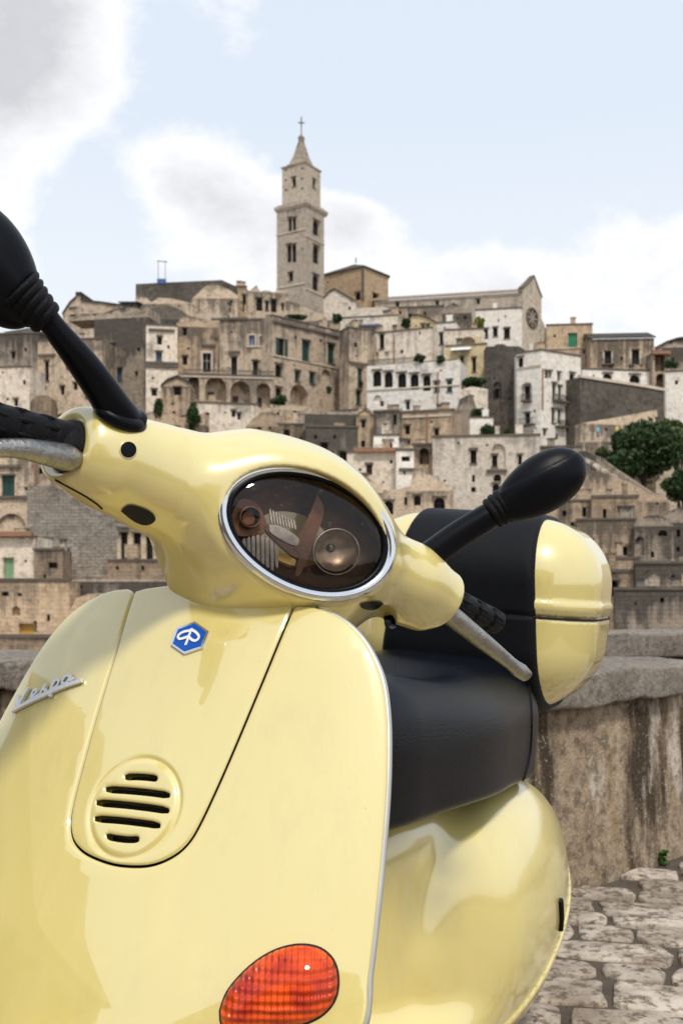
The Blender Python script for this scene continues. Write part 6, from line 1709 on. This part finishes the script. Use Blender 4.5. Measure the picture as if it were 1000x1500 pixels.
tree('climbing_shrub', 'dark ivy mass below the hedge of the white terrace', 702, 604, 15, 8, 171, 1800, 0.26, m_leaf, 7, 'ivy', None, False, 1.2)
tree('climbing_shrub', 'dark ivy hanging above the broad pale mansion', 714, 632, 14, 12, 165, 2000, 0.26, m_leaf, 8, 'ivy', None, False, 1.2)
tree('climbing_shrub', 'small dark bush at the roof edge of the broad pale mansion', 742, 636, 11, 6, 160, 1000, 0.24, m_leaf, 9, 'bush', None, False, 1.2)
tree('bush', 'bright yellow-green bush below the nave', 701, 472, 10, 8, 205, 1500, 0.3, m_leaf3, 10, 'bush', None, False, 1.3)
tree('bush', 'dark bush under the bright yellow-green bush', 703, 482, 9, 5, 200, 700, 0.3, m_leaf, 11, 'bush', None, False, 1.3)
tree('bush', 'dark green roof plants left of the sloping cream wall', 433, 465, 17, 5, 196, 1100, 0.28, m_leaf, 12, 'bush', None, False, 1.3)
tree('bush', 'dark bush on the roof beside the blue awning', 493, 466, 9, 8, 206, 900, 0.28, m_leaf, 13, 'bush', None, False, 1.3)
tree('bush', 'round dark bush at the garden left of the yellow house', 594, 474, 9, 8, 204, 900, 0.28, m_leaf, 14, 'bush', None, False, 1.3)
tree('bush', 'leafy pergola plants on the terrace over the five pointed arches', 614, 525, 10, 6, 178, 900, 0.25, m_leaf, 15, 'bush', None, False, 1.3)
tree('bush', 'leafy plant beside the railing above the five pointed arches', 645, 527, 8, 7, 177, 800, 0.25, m_leaf, 16, 'bush', None, False, 1.3)
tree('bush', 'dark wild bush growing out of the wall under the round arches', 284, 608, 14, 22, 166, 2600, 0.26, m_leaf, 17, 'bush', None, False, 1.2)
tree('bush', 'dark weeds hanging below the stone balcony house', 232, 598, 8, 18, 167, 1400, 0.26, m_leaf, 18, 'bush', None, False, 1.2)
tree('bush', 'green bushes in front of the deep cave arch', 409, 586, 14, 9, 177, 1400, 0.26, m_leaf, 19, 'bush', None, False, 1.2)
tree('bush', 'small round plant on the palace wall', 482, 570, 5, 6, 186, 500, 0.22, m_leaf, 20, 'bush', None, False, 1.2)
tree('bush', 'potted greenery by the window of the narrow tall house', 528, 561, 4, 6, 184, 400, 0.2, m_leaf, 21, 'bush', None, False, 1.2)
tree('bush', 'low weeds on the rubble terrace below the slanting parapet', 862, 700, 12, 8, 137, 900, 0.22, m_leaf2, 22, 'bush', None, False, 1.2)
tree('bush', 'dark shrub on the right white house terrace', 982, 534, 12, 7, 188, 900, 0.26, m_leaf, 23, 'bush', None, False, 1.3)
for i, (x, y) in enumerate(((337, 446), (356.5, 445))):
    c = pt(x, y, 215); zf = c[2] - 1.6
    root = empty('palm_tree', (c[0], c[1], zf)); tag(root, ('small squat palm in front of the blank gable', 'small squat palm next to the narrow arched house')[i], 'palm', 'two palms on the terrace')
    V = []; Fc = []
    for k in range(26):
        a = rc.uniform(0, 2 * PI); e = rc.uniform(0.1, 1.1); l = rc.uniform(0.8, 1.25); w = 0.12
        dr_ = Vector((math.cos(a) * math.cos(e), math.sin(a) * math.cos(e), math.sin(e))); s_ = dr_.cross(Vector((0, 0, 1))).normalized() * w
        p0 = Vector((0, 0, 1.5)); p1 = p0 + dr_ * l * 0.6; p2 = p0 + dr_ * l + Vector((0, 0, -0.35 * l))
        q = len(V); V += [tuple(p0), tuple(p1 + s_), tuple(p2), tuple(p1 - s_)]; Fc.append((q, q + 1, q + 2, q + 3))
    o = link_mesh('fronds', V, Fc, m_leaf, root, False); o.location = (0, 0, 0)
    o = link_mesh('trunk', *sweep([(0, 0, 0), (0, 0, 1.55)], [0.2, 0.14], 8), m_bark, root, True); o.location = (0, 0, 0)
# weed at the parapet foot
wd = empty('weed', (1.0, 3.18, 0)); tag(wd, 'small green weed at the foot of the near parapet', 'weed')
V, Fc = foliage((0, 0, 0.02), (0.03, 0.02, 0.025), 60, 0.010, 31); o = link_mesh('leaves', V, Fc, leaf_mat('weed_green', (0.03, 0.08, 0.01), (0.08, 0.16, 0.03)), wd, False); o.location = (0, 0, 0)

# antenna with blue box on the blackened house
c = pt(237, 412, 217)
root = empty('roof_antenna', (c[0], c[1], c[2] - 0.6)); tag(root, 'thin roof antenna frame standing on a blue box', 'antenna')
def rel(V): return [tuple(np.array(v)) for v in V]
o = link_mesh('box', [(x, y, z) for x in (-0.9, 0.9) for y in (-0.5, 0.5) for z in (0.0, 1.0)], [(0, 1, 3, 2), (4, 6, 7, 5), (0, 4, 5, 1), (2, 3, 7, 6), (1, 5, 7, 3), (0, 2, 6, 4)], MW['blue'], root, False); o.location = (0, 0, 0)
for x in (-0.75, 0.75):
    o = link_mesh('mast', *sweep([(x, 0, 1.0), (x, 0, 5.0)], 0.06, 6), MW['iron'], root, True); o.location = (0, 0, 0)
o = link_mesh('crossbar', *sweep([(-0.9, 0, 4.9), (1.2, 0, 4.7)], 0.08, 6), MW['iron'], root, True); o.location = (0, 0, 0)

# two passers-by on the walkway
def person(label, px, py, d, top, trousers, hair, seed):
    c = pt(px, py, d); zf = c[2] - 1.62
    root = empty('person', (c[0], c[1], zf)); tag(root, label, 'person', None)
    j = [(0, 0, 0.95, .15), (0, 0, 1.2, .15), (0, 0, 1.4, .17), (0, 0, 1.52, .065), (0, 0, 1.62, .105), (0, 0, 1.72, .07), (-.1, 0, .85, .09), (-.11, .04, .48, .065), (-.11, .0, .06, .045), (-.11, -.12, .04, .04), (.1, 0, .85, .09), (.12, -.05, .48, .065), (.11, .05, .06, .045), (.11, -.08, .04, .04),
         (-.2, 0, 1.38, .06), (-.26, .03, 1.1, .045), (-.27, -.05, .86, .035), (.2, 0, 1.38, .06), (.27, 0, 1.1, .045), (.24, -.12, .9, .035)]
    E_ = [(0, 1), (1, 2), (2, 3), (3, 4), (4, 5), (0, 6), (6, 7), (7, 8), (8, 9), (0, 10), (10, 11), (11, 12), (12, 13), (2, 14), (14, 15), (15, 16), (2, 17), (17, 18), (18, 19)]
    me = bpy.data.meshes.new('body'); me.from_pydata([q[:3] for q in j], E_, []); ob = bpy.data.objects.new('body', me); COL.objects.link(ob); ob.parent = root
    md = ob.modifiers.new('skin', 'SKIN'); sv_ = me.skin_vertices[0].data
    for q, s in zip(j, sv_): s.radius = (q[3], q[3])
    sv_[0].use_root = True
    ob.modifiers.new('sub', 'SUBSURF').levels = 1
    me.materials.append(top)
    o = link_mesh('trousers', *join(*[sweep([(s * .1, 0, 0.92), (s * .11, 0, 0.5), (s * .11, 0.02, 0.1)], [.125, .095, .07], 10) for s in (-1, 1)]), trousers, root, True); o.location = (0, 0, 0)
    o = link_mesh('head', *lathe([(0.001, -0.14), (.07, -.1), (.1, -.02), (.095, .06), (.05, .11), (.001, .12)], (0, 0, 1.66), (0, 0, 1), 12), plain('skin_%d' % seed, (0.42, 0.26, 0.18), 0.6, var=0.05), root, True); o.location = (0, 0, 0)
    o = link_mesh('hair', *lathe([(.108, 0.0), (.105, .06), (.06, .125), (.001, .135)], (0, 0.015, 1.66), (0, 0, 1), 12), hair, root, True); o.location = (0, 0, 0)
person('person in light blue top walking behind the walkway wall', 875, 626, 160, plain('light_blue_cloth', (0.25, 0.45, 0.58), 0.8), plain('dark_cloth', (0.03, 0.03, 0.04), 0.8), MW['wood'], 1)
person('person in white and yellow top walking behind the walkway wall', 903, 624, 160, plain('yellow_cloth', (0.70, 0.52, 0.08), 0.8), plain('grey_cloth', (0.2, 0.2, 0.22), 0.8), MW['iron'], 2)
